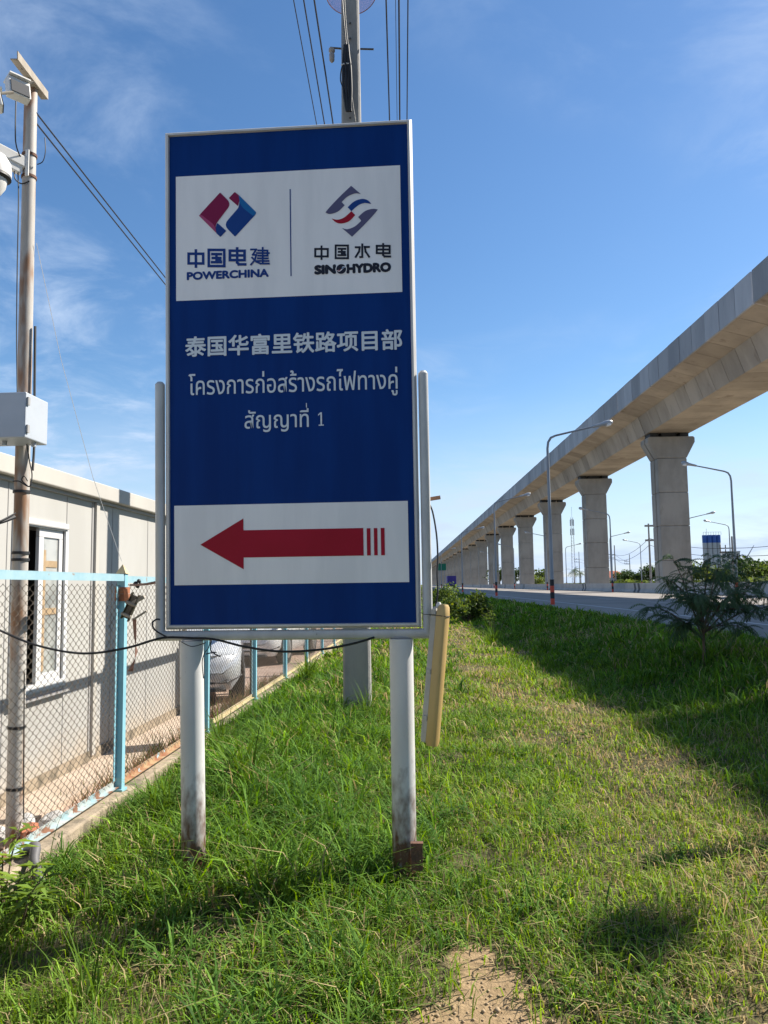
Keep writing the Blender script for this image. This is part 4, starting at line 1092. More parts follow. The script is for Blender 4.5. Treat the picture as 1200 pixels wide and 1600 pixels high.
WG = 'overhead wires running along the verge'
ow = [(-1.262, 7.38, .008, 'leftmost of the overhead wires left of the power pole'),
      (-1.138, 7.40, .011, 'thicker middle one of the three overhead wires left of the power pole'),
      (-.760, 5.60, .010, 'overhead wire passing the ribbed insulator just left of the power pole'),
      (-.095, 7.38, .012, 'leftmost thick wire of the group right of the power pole'),
      (.025, 7.5, .005, 'thinnest wire, second of the group right of the power pole'),
      (.067, 7.38, .014, 'thickest wire, third of the group right of the power pole'),
      (.182, 7.40, .010, 'rightmost overhead wire, touching the top right corner of the blue sign')]
for (x, h, r, lab) in ow:
    y0, y1, y2 = -24, 8.2, 40
    pts = []
    for (a, b) in ((y0, y1), (y1, y2)):
        for t in np.linspace(0, 1, 18)[: (17 if b == y1 else 18)]:
            y = a + (b - a) * t; pts.append(vp(x, y, 1.4 + h - .16 * 4 * t * (1 - t) * .5))
    wire_obj('overhead_wire', pts, r * .85, M['cable'], lab, 'overhead wire', WG)

# ------------------------------------------------------------------ cars in the yard
def loft(sections):
    n = len(sections[0]); mb = MB(); vs = [p for s in sections for p in s]; fs = []
    for i in range(len(sections) - 1):
        for j in range(n): fs.append((i * n + j, i * n + (j + 1) % n, (i + 1) * n + (j + 1) % n, (i + 1) * n + j))
    fs += [tuple(range(n))[::-1], tuple((len(sections) - 1) * n + j for j in range(n))]
    return mb.add(vs, fs)
def make_car(paint):
    """hatchback, nose at y=0 pointing to -y, length 3.9, half width .84"""
    root = empty('parked_car', (0, 0, 0))
    def sec(y, hw, z0, zb, zt):     # lower body section
        return [(-hw * .86, y, z0), (-hw, y, z0 + .16), (-hw, y, zb - .10), (-hw * .93, y, zb), (-hw * .55, y, zt), (0, y, zt + .012), (hw * .55, y, zt), (hw * .93, y, zb), (hw, y, zb - .10), (hw, y, z0 + .16), (hw * .86, y, z0)]
    body = loft([sec(0.0, .55, .26, .50, .54), sec(.07, .68, .20, .60, .64), sec(.22, .78, .18, .68, .74), sec(.60, .83, .18, .78, .84), sec(1.05, .845, .20, .86, .92), sec(2.0, .85, .20, .90, .94), sec(3.3, .84, .20, .92, .95), sec(3.75, .78, .24, .90, .93), sec(3.9, .66, .34, .80, .84)])
    bo = body.build('body', paint, root, 50)
    def cab(y, hw, z0, z1, tw): return [(-hw, y, z0), (-tw, y, z1), (0, y, z1 + .025), (tw, y, z1), (hw, y, z0)]
    c = loft([cab(1.0, .76, .86, .90, .70), cab(1.75, .77, .90, 1.40, .58), cab(2.3, .77, .90, 1.47, .59), cab(3.1, .76, .90, 1.44, .58), cab(3.72, .70, .88, 1.02, .60)])
    c.build('cabin', paint, root, 40)
    ws = MB().add([(-.66, 1.06, .935), (.66, 1.06, .935), (.53, 1.70, 1.375), (-.53, 1.70, 1.375)], [(0, 1, 2, 3)])
    for v in range(4): ws.v[v] = (ws.v[v][0], ws.v[v][1] - .012, ws.v[v][2] + .016)
    ws.build('windscreen', M['car_glass'], root)
    for s in (-1, 1):
        for (a, b) in ((1.35, 2.2), (2.26, 3.1)):
            q = [(a, .95), (b, .95), (b, 1.37), (max(a, 1.72), 1.36)]
            MB().add([(s * (.783 - (z - .9) / .57 * .19 + .008), y, z) for y, z in q], [(0, 1, 2, 3)]).build('side_window', M['car_glass'], root)
        hl = MB().add([(s * .42, .085, .60), (s * .70, .16, .62), (s * .80, .46, .74), (s * .62, .30, .735), (s * .46, .14, .665)], [(0, 1, 2, 3, 4)])
        hl.v = [(x + s * .012, y - .022, z + .016) for x, y, z in hl.v]
        hl.build('headlight', M['headlight'], root)
        fg = MB().lathe([(.055, 0), (.05, -.03), (.01, -.035)], 14, (s * .56, .03, .34), Matrix.Rotation(rad(90), 3, 'X') @ Matrix.Rotation(rad(s * 18), 3, 'Y')); fg.build('fog_lamp', M['dark'], root, 40)
        mr = MB().obox((s * .93, 1.42, .98), (.10, .05, .065)); mr.build('mirror', paint, root, bevel=.02)
        for y in (.72, 3.12):
            wl = MB().lathe([(.20, -.09), (.30, -.09), (.315, -.06), (.315, .06), (.30, .09), (.20, .09)], 24, (s * .765, y, .30), Matrix.Rotation(rad(90), 3, 'Y')); wo = wl.build('wheel', M['tyre'], root, 40)
            rim = MB()
            rim.lathe([(.19, -.02), (.195, .02), (.17, .03)], 20, (s * .845, y, .30), Matrix.Rotation(rad(90 * s), 3, 'Y'))
            rim.build('rim', M['alloy'], wo, 40)
            MB().lathe([(.345, -.01), (.345, .012), (.30, .012)], 24, (s * .842, y, .32), Matrix.Rotation(rad(90 * s), 3, 'Y')).build('wheel_arch', M['dark'], wo, 40)
    MB().obox((0, .012, .40), (.40, .02, .055)).build('grille', M['dark'], root, bevel=.01)
    MB().obox((0, .028, .55), (.30, .02, .028)).build('grille', M['dark'], root, bevel=.008)
    MB().obox((0, -.012, .42), (.17, .006, .045)).build('number_plate', M['cam_white'], root)
    MB().obox((0, .10, .20), (.60, .10, .015)).build('front_lip', M['dark'], root)
    MB().tube([(-.72, .205, .655), (-.45, .055, .625), (0, -.004, .60), (.45, .055, .625), (.72, .205, .655)], .007, 6).build('bonnet_seam', M['dark'], root)
    MB().tube([(-.80, .26, .36), (-.60, .02, .30), (0, -.02, .285), (.60, .02, .30), (.80, .26, .36)], .016, 6).build('bumper_groove', M['dark'], root)
    for s in (-1, 1): MB().obox((s * .848, 1.70, .62), (.004, .004, .26)).build('door_seam', M['dark'], root)
    return root
car = make_car(M['silver']); car.location = (-3.10, 9.85, -.095); car.rotation_euler = (0, 0, rad(17))
tag(car, 'silver hatchback parked nose-first behind the fence beyond the office', 'car', 'cars parked in the yard')
car2 = make_car(M['car_white']); car2.location = (-3.6, 14.9, -.095); car2.rotation_euler = (0, 0, rad(-4))
tag(car2, 'white car parked farther back in the yard behind the silver hatchback', 'car', 'cars parked in the yard')
MB_b = MB().tube([(-2.20, 9.98, -.1), (-2.20, 9.98, 1.1)], .02, 8)
tag(MB_b.build('marker_stake', M['black'], None, 40), 'thin dark stake standing in the yard just behind the third blue post', 'stake')

# ------------------------------------------------------------------ truck and road sign far down the road
t0 = vp(11.4, 185, RZ)
tr = empty('box_truck', t0, VROT, 'dark purple box truck seen from behind, far down the road', 'truck')
MB().box(-1.05, 1.05, 0, 5.2, .75, 2.95).build('cargo_box', M['purple'], tr, bevel=.05)
MB().box(-1.0, 1.0, 5.3, 7.0, .5, 2.2).build('cab', M['purple'], tr, bevel=.12)
MB().box(-.9, .9, .05, 6.9, .5, .74).build('chassis', M['dark'], tr)
for s in (-1, 1):
    MB().box(s * .85 - .1, s * .85 + .1, -.04, -.002, .80, .98).build('tail_lamp', M['tail_red'], tr)
    for y in (1.2, 5.9): MB().lathe([(.2, -.14), (.42, -.14), (.42, .14), (.2, .14)], 16, (s * .82, y, .42), Matrix.Rotation(rad(90), 3, 'Y')).build('wheel', M['tyre'], tr, 40)
for x in (-.5, .02): MB().box(x, x + .48, -.03, -.001, .85, 2.85).build('rear_door', M['purple'], tr, bevel=.01)
g0 = at(690, 886, 150)
gs = empty('road_sign', (g0.x, 150, RZ), 0, 'small green direction sign standing far down the road, next to the viaduct end', 'road sign')
MB().box(-.85, .85, -.04, 0, g0.z - .65 - RZ, g0.z + .65 - RZ).build('sign_face', M['road_green'], gs, bevel=.02)
for s in (-.5, .5): MB().tube([(s, .06, 0), (s, .06, g0.z + .5 - RZ)], .06, 8).build('post', M['lamp_pole'], gs, 40)

# ------------------------------------------------------------------ far things on the right
def silos():
    Y = 250; c = at(1114, 890, Y); root = empty('silo_cluster', (c.x, Y, .3), 0, 'cluster of tall white silos with blue tops at the far right', 'silo')
    H = at(1114, 836, Y).z - .3; zb = at(1114, 848, Y).z - .3
    for i, (dx, dy) in enumerate(((-2.1, 0), (-.7, -.3), (.7, -.3), (2.1, 0), (-1.4, 1.6), (1.4, 1.6))):
        s = MB().lathe([(.68, 0), (.68, zb - .02)], 16, (dx, dy, 0)); so_ = s.build('silo', M['silo_white'], root, 40)
        MB().lathe([(.70, zb), (.70, H)], 16, (dx, dy, 0)).build('silo_top', M['silo_blue'], so_, 40)
    rl = MB()
    for x in np.linspace(-2.7, 2.7, 8): rl.tube([(x, -.9, H), (x, -.9, H + .9)], .05, 5)
    rl.tube([(-2.7, -.9, H + .9), (2.7, -.9, H + .9)], .05, 5); rl.tube([(-1.4, 0, H), (-1.4, 0, H + 2.0)], .05, 5)
    rl.build('roof_railing', M['tower'], root)
    cx_ = at(1143, 890, 255)
    sh = empty('plant_shed', (cx_.x, 255, .3), 0, 'grey flat-roofed shed beside the white silos', 'building')
    h = at(1143, 861, 255).z - .3
    MB().box(-2.9, 2.9, 0, 8, 0, h - .4).build('wall', M['shed'], sh); MB().box(-3.0, 3.0, -.1, 8.1, h - .4, h).build('roof', M['silo_white'], sh)
    for k in range(4): MB().box(-2.4 + k * 1.3, -1.7 + k * 1.3, -.03, -.002, h - 2.2, h - 1.0).build('window', M['dark'], sh)
    k0 = at(1166, 876, 260); kr = empty('crane', (k0.x, 260, k0.z - 2), 0, 'small pale crane jib behind the trees at the far right', 'crane')
    tipc = at(1178, 852, 260) - kr.location
    MB().box(-.8, .8, -.8, .8, 0, 3.0).build('crane_cab', M['shed'], kr)
    MB().tube([(0, 0, 2.6), tuple(tipc)], [.22, .10], 6).build('jib', M['silo_white'], kr)
silos()
def tower():
    Y = 300; b = at(897, 908, Y); t = at(894, 792, Y)
    root = empty('telecom_tower', (b.x, Y, 0), 0, 'slim lattice telecom mast with panel antennas between the piers', 'tower')
    H = t.z; lat = MB(); w0, w1 = .65, .35
    for sx, sy in ((-1, -1), (1, -1), (1, 1), (-1, 1)): lat.tube([(sx * w0, sy * w0, 0), (sx * w1, sy * w1, H - 4)], .05, 5)
    nb = 22
    for i in range(nb):
        z0 = (H - 4) * i / nb; z1 = (H - 4) * (i + 1) / nb; a = w0 + (w1 - w0) * i / nb; c = w0 + (w1 - w0) * (i + 1) / nb
        for (p, q_) in (((-1, -1), (1, -1)), ((1, -1), (1, 1)), ((1, 1), (-1, 1)), ((-1, 1), (-1, -1))):
            lat.tube([(p[0] * a, p[1] * a, z0), (q_[0] * c, q_[1] * c, z1)], .025, 4)
    lat.build('lattice_mast', M['tower'], root)
    for z in (H - 6, H - 9.5):
        for k in range(3):
            an = rad(120 * k + 20); MB().box(math.cos(an) * .7 - .14, math.cos(an) * .7 + .14, math.sin(an) * .9 - .1, math.sin(an) * .9 + .1, z - 1.2, z + 1.2).build('antenna', M['silo_white'], root)
    MB().tube([(0, 0, H - 4), (0, 0, H)], .05, 5).build('lightning_rod', M['tower'], root)
tower()
def house():
    Y = 290; c = at(962, 906, Y)
    root = empty('house', (c.x, Y, .2), 0, 'low house with a red tiled hip roof in the gap beside the second pier', 'house')
    MB().box(-4.5, 4.5, 0, 8, 0, 3.0).build('wall', M['house'], root)
    MB().add([(-5.2, -.7, 2.9), (5.2, -.7, 2.9), (5.2, 8.7, 2.9), (-5.2, 8.7, 2.9), (-1.6, 4, 5.4), (1.6, 4, 5.4)], [(0, 1, 5, 4), (1, 2, 5), (2, 3, 4, 5), (3, 0, 4), (3, 2, 1, 0)]).build('roof', M['roof_red'], root)
    for x in (-3, -.5, 2.2): MB().box(x, x + 1.1, -.06, -.002, .9, 2.2).build('window', M['dark'], root)
house()
def service_pole(px, Y, top, lab, arms='single'):
    b = at(px, 905, Y); t = at(px, top, Y)
    root = empty('distribution_pole', (b.x, Y, .3), 0, lab, 'power pole', 'distribution poles beyond the viaduct')
    H = t.z - .3
    MB().tube([(0, 0, 0), (0, 0, H)], [.16, .10], 8).build('pole_shaft', M['pole_con'], root, 40)
    if arms == 'pair':
        MB().tube([(1.1, .3, 0), (1.1, .3, H * .55)], .07, 8).build('stay_post', M['silo_white'], root, 40)
        for z in (H - .3, H - 2.2): MB().box(-.5, 1.0, -.1, .1, z - .12, z + .12).build('cross_arm', M['pole_con'], root)
    else:
        for z in (H * .78, H * .70): 
            a = MB().box(-1.5, 0, -.06, .06, z - .06, z + .06)
            for x in (-1.4, -.8): a.tube([(x, 0, z + .06), (x, 0, z + .4)], .06, 6)
            a.build('cross_arm', M['steel_dark'], root)
    return Vector((b.x, Y, .3 + H * .78))
A1 = service_pole(1147, 95, 838, 'distribution pole with two left brackets, directly behind the large lamp above the sapling')
A2 = service_pole(1017, 105, 818, 'thick power pole with paired cross-arms just left of the nearest pier', 'pair')
A3 = service_pole(962, 170, 852, 'dark distribution pole in front of the red-roofed house')
A4 = service_pole(985, 230, 866, 'faint far distribution pole between the lamp and the paired-arm pole')
A5 = service_pole(906, 260, 862, 'dark distribution pole right beside the telecom mast')
A0 = at(1330, 832, 60)
def sagline(a, b, sag, lab, z=0):
    pts = [a.lerp(b, t) - Vector((0, 0, sag * 4 * t * (1 - t) - z)) for t in np.linspace(0, 1, 20)]
    wire_obj('distribution_wire', pts, .03, M['cable'], lab, 'overhead wire', 'distribution wires beyond the viaduct', 5)
for (a, b, s, l0) in ((A0, A1, .3, 'from the right edge to the pole behind the large lamp'), (A1, A2, .5, 'from the pole behind the large lamp, passing behind the nearest pier'), (A2, A3, 1.0, 'sagging from the paired-arm pole to the pole by the house'), (A3, A5, .8, 'from the pole by the house to the one at the telecom mast'), (A4, A3, .4, 'at the faint far pole between the two nearest piers')):
    sagline(a, b, s, 'upper distribution wire ' + l0); sagline(a, b, s, 'lower distribution wire ' + l0, -.9)

# ------------------------------------------------------------------ plants
def rand_dirs(n):
    v = rng.normal(size=(n, 3)); return v / np.linalg.norm(v, axis=1)[:, None]
def leaf_quads(C, size, cols, elong=1.6, up_bias=0.3):
    n = len(C); a = rand_dirs(n); b = rand_dirs(n); b = b - (a * b).sum(1)[:, None] * a; b /= np.linalg.norm(b, axis=1)[:, None] + 1e-9
    s = (size * rng.uniform(.6, 1.3, n))[:, None] if np.isscalar(size) else size[:, None]
    V = np.stack([C - a * s * elong * .5, C + b * s * .5, C + a * s * elong * .5, C - b * s * .5], 1).reshape(-1, 3)
    F = np.arange(4 * n).reshape(n, 4); return V, F, np.repeat(cols, 4, 0)
def crown(name, blobs, n, size, base, parent, var=.35, yellow=.1):
    """leaf-sized faces through the volume of several uneven lobes"""
    w = np.array([b[3] ** 2 for b in blobs]); w = w / w.sum(); C = []; K = []
    for i, (x, y, z, r) in enumerate(blobs):
        m = max(8, int(n * w[i])); d = rand_dirs(m); rr = r * (rng.uniform(0, 1, m) ** .38) * rng.uniform(.75, 1.2, m)
        p = d * rr[:, None] * np.array([1, 1, .8]) + np.array([x, y, z]); C.append(p)
        tone = rng.uniform(.75, 1.25); K.append(np.full(m, tone))
    C = np.concatenate(C); K = np.concatenate(K)
    keep = vnoise(C[:, 0] * 3 + C[:, 1], C[:, 2] * 3, max(.5, blobs[0][3] * .9), 4) > .22; C = C[keep]; K = K[keep]
    col = np.array(base)[None, :] * (K * rng.uniform(1 - var, 1 + var, len(C)))[:, None]
    yl = rng.uniform(0, 1, len(C)) < yellow; col[yl] = col[yl] * np.array([1.9, 1.5, 1.0])
    V, F, c = leaf_quads(C, size, col); return np_mesh(name, V, F, M['leaf'], c, parent)
def limbs(mb, base, top, r, tips):
    mb.tube([base, base.lerp(top, .5) + Vector((.05 * r, 0, 0)), top], [r, r * .75, r * .45], 8)
    for t in tips:
        s = base.lerp(top, random.uniform(.45, .95)); mb.tube([s, s.lerp(t, .5) + Vector((0, 0, .04)), t], [r * .4, r * .28, r * .12], 6)

def make_tree(kind, h, w):
    root = empty('tree' if kind != 'palm' else 'palm_tree', (0, 0, 0)); mb = MB()
    if kind == 'palm':
        mb.tube([(0, 0, 0), (.1, 0, h * .4), (.05, 0, h * .8)], [.22, .16, .13], 8); mb.build('trunk', M['bark'], root, 50)
        V = []; F = []; K = []
        for k in range(22):
            az = rng.uniform(0, 6.28); el = rng.uniform(-.3, 1.2); Ln = h * rng.uniform(.32, .42)
            prev = np.array([.05, 0, h * .8]); dirv = np.array([math.cos(az) * math.cos(el), math.sin(az) * math.cos(el), math.sin(el)])
            for s in range(9):
                nx = prev + dirv * Ln / 9; dirv = dirv + np.array([0, 0, -.16]); dirv /= np.linalg.norm(dirv)
                sd = np.cross(dirv, [0, 0, 1.0]); sd /= np.linalg.norm(sd) + 1e-9
                for sg in (-1, 1):
                    for q_ in (.15, .65):
                        p = prev + (nx - prev) * q_; ll = h * .10 * (1 - abs(s - 4) / 7); tip = p + sd * sg * ll + dirv * ll * .6 + np.array([0, 0, -.25 * ll])
                        b = len(V); wd = (nx - prev) * .22; V += [p, p + wd, tip + wd * .2, tip]; F.append((b, b + 1, b + 2, b + 3)); K += [np.array([.045, .075, .02]) * rng.uniform(.6, 1.4)] * 4
                prev = nx
        np_mesh('crown', np.array(V), np.array(F), M['leaf'], np.array(K), root); return root
    nb = 9; blobs = []
    for i in range(nb):
        a = rng.uniform(0, 6.28); rr = w * .5 * math.sqrt(rng.uniform(0, .55)); z = h * rng.uniform(.38, .86)
        blobs.append((rr * math.cos(a), rr * math.sin(a), z, w * rng.uniform(.17, .30) * (1.15 - .5 * abs(z / h - .55))))
    limbs(mb, Vector((0, 0, 0)), Vector((0, 0, h * .6)), h * .022, [Vector(b[:3]) for b in blobs])
    mb.build('trunk', M['bark'], root, 50)
    base = {'dark': (.032, .060, .018), 'mid': (.060, .095, .024), 'light': (.10, .14, .035)}[kind]
    crown('crown', blobs, 1500, h * .055, base, root); return root
protos = {k: make_tree(k if k not in ('dark2',) else 'dark', 6.0, 6.5) for k in ('dark', 'mid', 'light', 'dark2')}
protos['palm'] = make_tree('palm', 7.0, 0)
used = set()
def put_tree(kind, px, Y, top, lab, group, wscale=1.0):
    b = at(px, 905, Y); t = at(px, top, Y); H = t.z - .2
    o = protos[kind] if kind not in used else copy_tree(protos[kind]); used.add(kind)
    s = H / (6.0 if kind != 'palm' else 7.3); o.location = (b.x, Y, .2); o.scale = (s * wscale, s * wscale, s); o.rotation_euler = (0, 0, random.uniform(0, 6.28))
    tag(o, lab, 'tree', group)
TG = 'trees on the far side of the viaduct'
for q_ in [('dark', 1178, 120, 868, 'largest dark tree at the right edge below the crane', 1.1), ('mid', 1200, 110, 872, 'mid green tree next to the largest dark tree, farther from the silos', 1.0), ('dark2', 1158, 130, 874, 'dark bushy tree between the shed and the largest dark tree'),
           ('mid', 1136, 120, 884, 'small green tree behind the top of the sapling, below the shed'), ('light', 1098, 140, 872, 'pale green tree just right of the nearest pier, below the silos'), ('dark', 1226, 120, 866, 'dark tree farthest from the silos in the row by the road'),
           ('mid', 1112, 170, 886, 'round green tree at the foot of the silos'),
           ('dark', 983, 190, 889, 'dark tree right of the red-roofed house'), ('dark2', 974, 200, 892, 'low dark tree touching the right side of the red-roofed house'), ('dark', 1005, 180, 890, 'dark tree left of the paired-arm power pole'), ('dark2', 1024, 170, 884, 'tall dark tree beside the nearest pier, behind the paired-arm pole'),
           ('mid', 845, 200, 886, 'green tree in the gap left of the third pier'), ('light', 838, 180, 896, 'pale low tree in the gap behind the third and fourth piers'), ('dark2', 806, 220, 888, 'dark tree in the narrow gap right of the fifth pier'), ('dark', 781, 230, 882, 'slim dark tree in the narrow gap among the distant piers'),
           ('palm', 897, 150, 884, 'coconut palm at the foot of the telecom mast'), ('palm', 908, 165, 888, 'smaller coconut palm right of the telecom mast'), ('palm', 1010, 175, 886, 'palm among the dark trees left of the nearest pier')]:
    put_tree(q_[0], q_[1], q_[2], q_[3], q_[4], TG, (q_[5] if len(q_) > 5 else 1.0) * (1.0 if q_[0] == 'palm' else 1.25))

# far low green belt beyond the opposite road: nobody could count it
def undergrowth():
    n = 26000; Y = rng.uniform(85, 330, n); Xr = 44 + (rng.uniform(0, 1, n) ** 1.6) * 0.75 * Y
    hh = .34 * (1.5 + 1.6 * vnoise(Xr, Y, 9, 8)) * (.5 + vnoise(Xr, Y, 25, 2)); z = rng.uniform(.1, 1, n) * hh
    C = np.stack([Xr + VD * Y, Y, .4 + z], 1); col = np.array([.095, .13, .033])[None, :] * rng.uniform(.45, 1.35, n)[:, None]
    V, F, c = leaf_quads(C, .55, col); return tag(np_mesh('undergrowth', V, F, M['leaf'], c), kind='stuff')
undergrowth()

# bushes at the verge beyond the sign
def shrub(loc, h, w, n, size, base, lab, group=None):
    root = empty('shrub', loc, 0, lab, 'shrub', group); mb = MB(); blobs = []
    for i in range(10):
        a = rng.uniform(0, 6.28); rr = w * .42 * math.sqrt(rng.uniform(0, 1)); z = h * rng.uniform(.18, .85) * (1 - .35 * rr / (w * .45))
        blobs.append((rr * math.cos(a), rr * math.sin(a), z, w * rng.uniform(.14, .24)))
    for b in blobs: mb.tube([Vector((0, 0, -.05)), Vector((b[0] * .4, b[1] * .4, b[2] * .6)), Vector(b[:3])], [.018, .012, .005], 5)
    mb.build('stem', M['bark'], root, 50); crown('foliage', blobs, n, size, base, root, .3, .12); return root
for (px, py, Y, h, w, lab) in ((728, 962, 27, 1.25, 1.9, 'leafy green bush beside the tube light, right one of the pair at the road edge'), (702, 960, 30, 1.0, 1.5, 'low green bush right behind the tube light'), (690, 940, 42, 2.0, 3.0, 'dark bush below the green road sign'), (748, 958, 28, 1.2, 1.1, 'narrow weedy bush at the right end of the bushes by the side road')):
    p = at(px, py, Y); shrub((p.x, Y, gz(p.x, Y)), h, w, 2600, .075, (.085, .13, .03), lab, 'bushes at the verge')

# sapling with feathery leaves in the viaduct's shade
def feather_tree(name, loc, trunk_h, ends, nf, lab, cat, base=(.05, .085, .032), flen=(.24, .42), low=.25):
    root = empty(name, loc, 0, lab, cat); mb = MB(); V = []; F = []; K = []
    top = Vector((0.02, 0, trunk_h)); mb.tube([(0, 0, -.1), (.01, .0, trunk_h * .5), top], [.022, .018, .013], 8)
    for e in ends:
        e = Vector(e); s = Vector((0, 0, trunk_h * random.uniform(low, 1.0)))
        mid = s.lerp(e, .55) + Vector((0, 0, .10 * (e - s).length)); br = [s, s.lerp(mid, .5), mid, mid.lerp(e, .6) + Vector((0, 0, .03)), e]
        mb.tube(br, [.012, .010, .008, .005, .003], 6)
        for k in range(nf):
            t = random.uniform(.30, 1.02) * 4; i = min(3, int(t)); p = br[i].lerp(br[i + 1], min(1.0, t - i))
            az = random.uniform(0, 6.28) if k else math.atan2(e.y, e.x); Ln = random.uniform(*flen); el = random.uniform(-.2, .75)
            d = Vector((math.cos(az) * math.cos(el), math.sin(az) * math.cos(el), math.sin(el))); ns = 12; q = p.copy(); tone = random.uniform(.65, 1.35)
            for s_ in range(ns):
                nq = q + d * Ln / ns; d = (d + Vector((0, 0, -.13))).normalized(); sd = d.cross(Vector((0, 0, 1)))
                if sd.length < 1e-3: sd = Vector((1, 0, 0))
                sd.normalize(); ll = .075 * (math.sin(math.pi * (s_ + 1.2) / (ns + 1.5)) ** .6) * (Ln / .34)
                for sg in (-1, 1):
                    tip = q + sd * sg * ll * .8 + d * ll * .55 + Vector((0, 0, -.35 * ll)); wv = d * (Ln / ns * .52); b = len(V)
                    V += [tuple(q), tuple(q.lerp(tip, .5) + wv), tuple(tip), tuple(q.lerp(tip, .5) - wv * .6)]; F.append((b, b + 1, b + 2, b + 3)); K += [np.array(base) * tone * random.uniform(.8, 1.2)] * 4
                q = nq
    mb.build('trunk', M['bark'], root, 50); np_mesh('crown', np.array(V), np.array(F), M['leaf'], np.array(K), root); return root
tb = at(1100, 1032, 10.6)
def E3(px, py, dy): return at(px, py, tb.y + dy) - Vector((tb.x, tb.y, gz(tb.x, tb.y)))
ends = [E3(1050, 872, 0), E3(1040, 905, -.3), E3(1012, 948, -.2), E3(1035, 965, .3), E3(1075, 885, .4), E3(1110, 868, .1), E3(1125, 880, -.4), E3(1160, 866, .2), E3(1180, 905, -.2), E3(1205, 935, .1), E3(1225, 950, .4), E3(1190, 962, -.4), E3(1150, 925, -.7), E3(1090, 930, -.7), E3(1065, 935, .6), E3(1140, 900, .6), E3(1215, 905, .5), E3(1165, 985, -.2), E3(1120, 945, .9), E3(1060, 985, -.1)]
feather_tree('sapling', (tb.x, tb.y, gz(tb.x, tb.y)), .78, ends, 21, 'feathery-leaved sapling in the shade at the right, in front of the road', 'sapling', (.058, .095, .040), (.22, .40), .35)
# unseen young tree right of the view, added to cast a round shadow
sx, sy = 2.76, 4.09
feather_tree('shadow_caster_tree', (sx, sy, gz(sx, sy)), 1.85, [(.09, .05, 2.15), (-.12, .0, 2.1), (.12, -.06, 2.08), (0, .1, 2.15), (0, -.1, 2.1), (-.08, .08, 2.05), (.1, .1, 2.12), (.02, 0, 2.2), (-.1, -.06, 2.15)], 26, 'unseen slim young tree with a small round crown, added to cast a shadow on the grass', 'sapling', (.06, .10, .03), (.10, .16), .96)
wk = MB().tube([(3.95, 4.92, -.1), (3.3, 4.81, 1.0), (2.76, 4.72, 1.95)], [.065, .06, .05], 10).build('shadow_caster_post', M['bark'], None, 50)  # leaning post added out of view to throw a thin shadow streak
tag(wk, 'unseen bare leaning post, added outside the view to cast a thin shadow at the lower right', 'post')

# weeds and big tufts
def weed(loc, h, n, lab, base=(.10, .15, .03)):
    root = empty('weed_plant', loc, 0, lab, 'weed'); mb = MB(); V = []; F = []; K = []
    for k in range(n):
        az = random.uniform(0, 6.28); e = Vector((math.cos(az) * h * .5, math.sin(az) * h * .5, h * random.uniform(.6, 1.05))); mid = e * .5 + Vector((0, 0, .05))
        mb.tube([(0, 0, -.03), tuple(mid), tuple(e)], [.005, .004, .002], 5)
        for j in range(16):
            t = random.uniform(.25, 1); p = mid * (2 * t) if t < .5 else mid.lerp(e, 2 * t - 1); a2 = random.uniform(0, 6.28)
            d = Vector((math.cos(a2), math.sin(a2), random.uniform(-.3, .6))).normalized(); sd = d.cross(Vector((0, 0, 1))).normalized(); L_ = random.uniform(.06, .12); w = L_ * .13
            q1 = p + d * L_ * .45; q2 = p + d * L_ + Vector((0, 0, -.02)); b = len(V); V += [tuple(p), tuple(q1 + sd * w), tuple(q2), tuple(q1 - sd * w)]; F.append((b, b + 1, b + 2, b + 3)); K += [np.array(base) * random.uniform(.6, 1.4)] * 4
    mb.build('stem', M['leaf'] if False else M['bark'], root, 50); np_mesh('foliage', np.array(V), np.array(F), M['leaf'], np.array(K), root)
p = at(2, 1405, 3.62); weed((p.x, 3.62, gz(p.x, 3.62)), .34, 8, 'bright leafy weed at the lower left edge in front of the kerb', (.17, .25, .04))
p = at(28, 1455, 3.35); weed((p.x, 3.35, gz(p.x, 3.35)), .22, 5, 'small leafy weed in front of the grey hose by the kerb', (.14, .22, .035))
p = at(775, 975, 20); weed((p.x, 20, gz(p.x, 20)), .8, 10, 'tall pale weed standing at the edge of the viaduct shade')
def tuft(loc, h, n, w, lab, base=(.085, .15, .025)):
    V = []; F = []; K = []
    for k in range(n):
        az = random.uniform(0, 6.28); L_ = h * random.uniform(.6, 1.15); lean = random.uniform(.15, .9); p = Vector((random.gauss(0, .04), random.gauss(0, .04), -.02)); d = Vector((math.cos(az) * lean * .5, math.sin(az) * lean * .5, 1)).normalized()
        sd = Vector((-math.sin(az), math.cos(az), 0)); sd = (sd + Vector((random.gauss(0, .4), random.gauss(0, .4), 0))).normalized(); c = np.array(base) * random.uniform(.6, 1.5); ns = 7; b = len(V)
        for s in range(ns + 1):
            ww = w * (1 - (s / ns) ** 1.7) * .5 + .0004; V += [tuple(p - sd * ww), tuple(p + sd * ww)]; K += [c, c]
            p = p + d * L_ / ns; d = (d + Vector((math.cos(az), math.sin(az), 0)) * .16 * lean + Vector((0, 0, -.20 * lean))).normalized()
        F += [(b + 2 * s, b + 2 * s + 1, b + 2 * s + 3, b + 2 * s + 2) for s in range(ns)]
    o = np_mesh('grass_tuft', np.array(V), np.array(F), M['grass'], np.array(K)); o.location = loc
    return tag(o, lab, 'grass tuft', 'tall grass tufts on the verge')
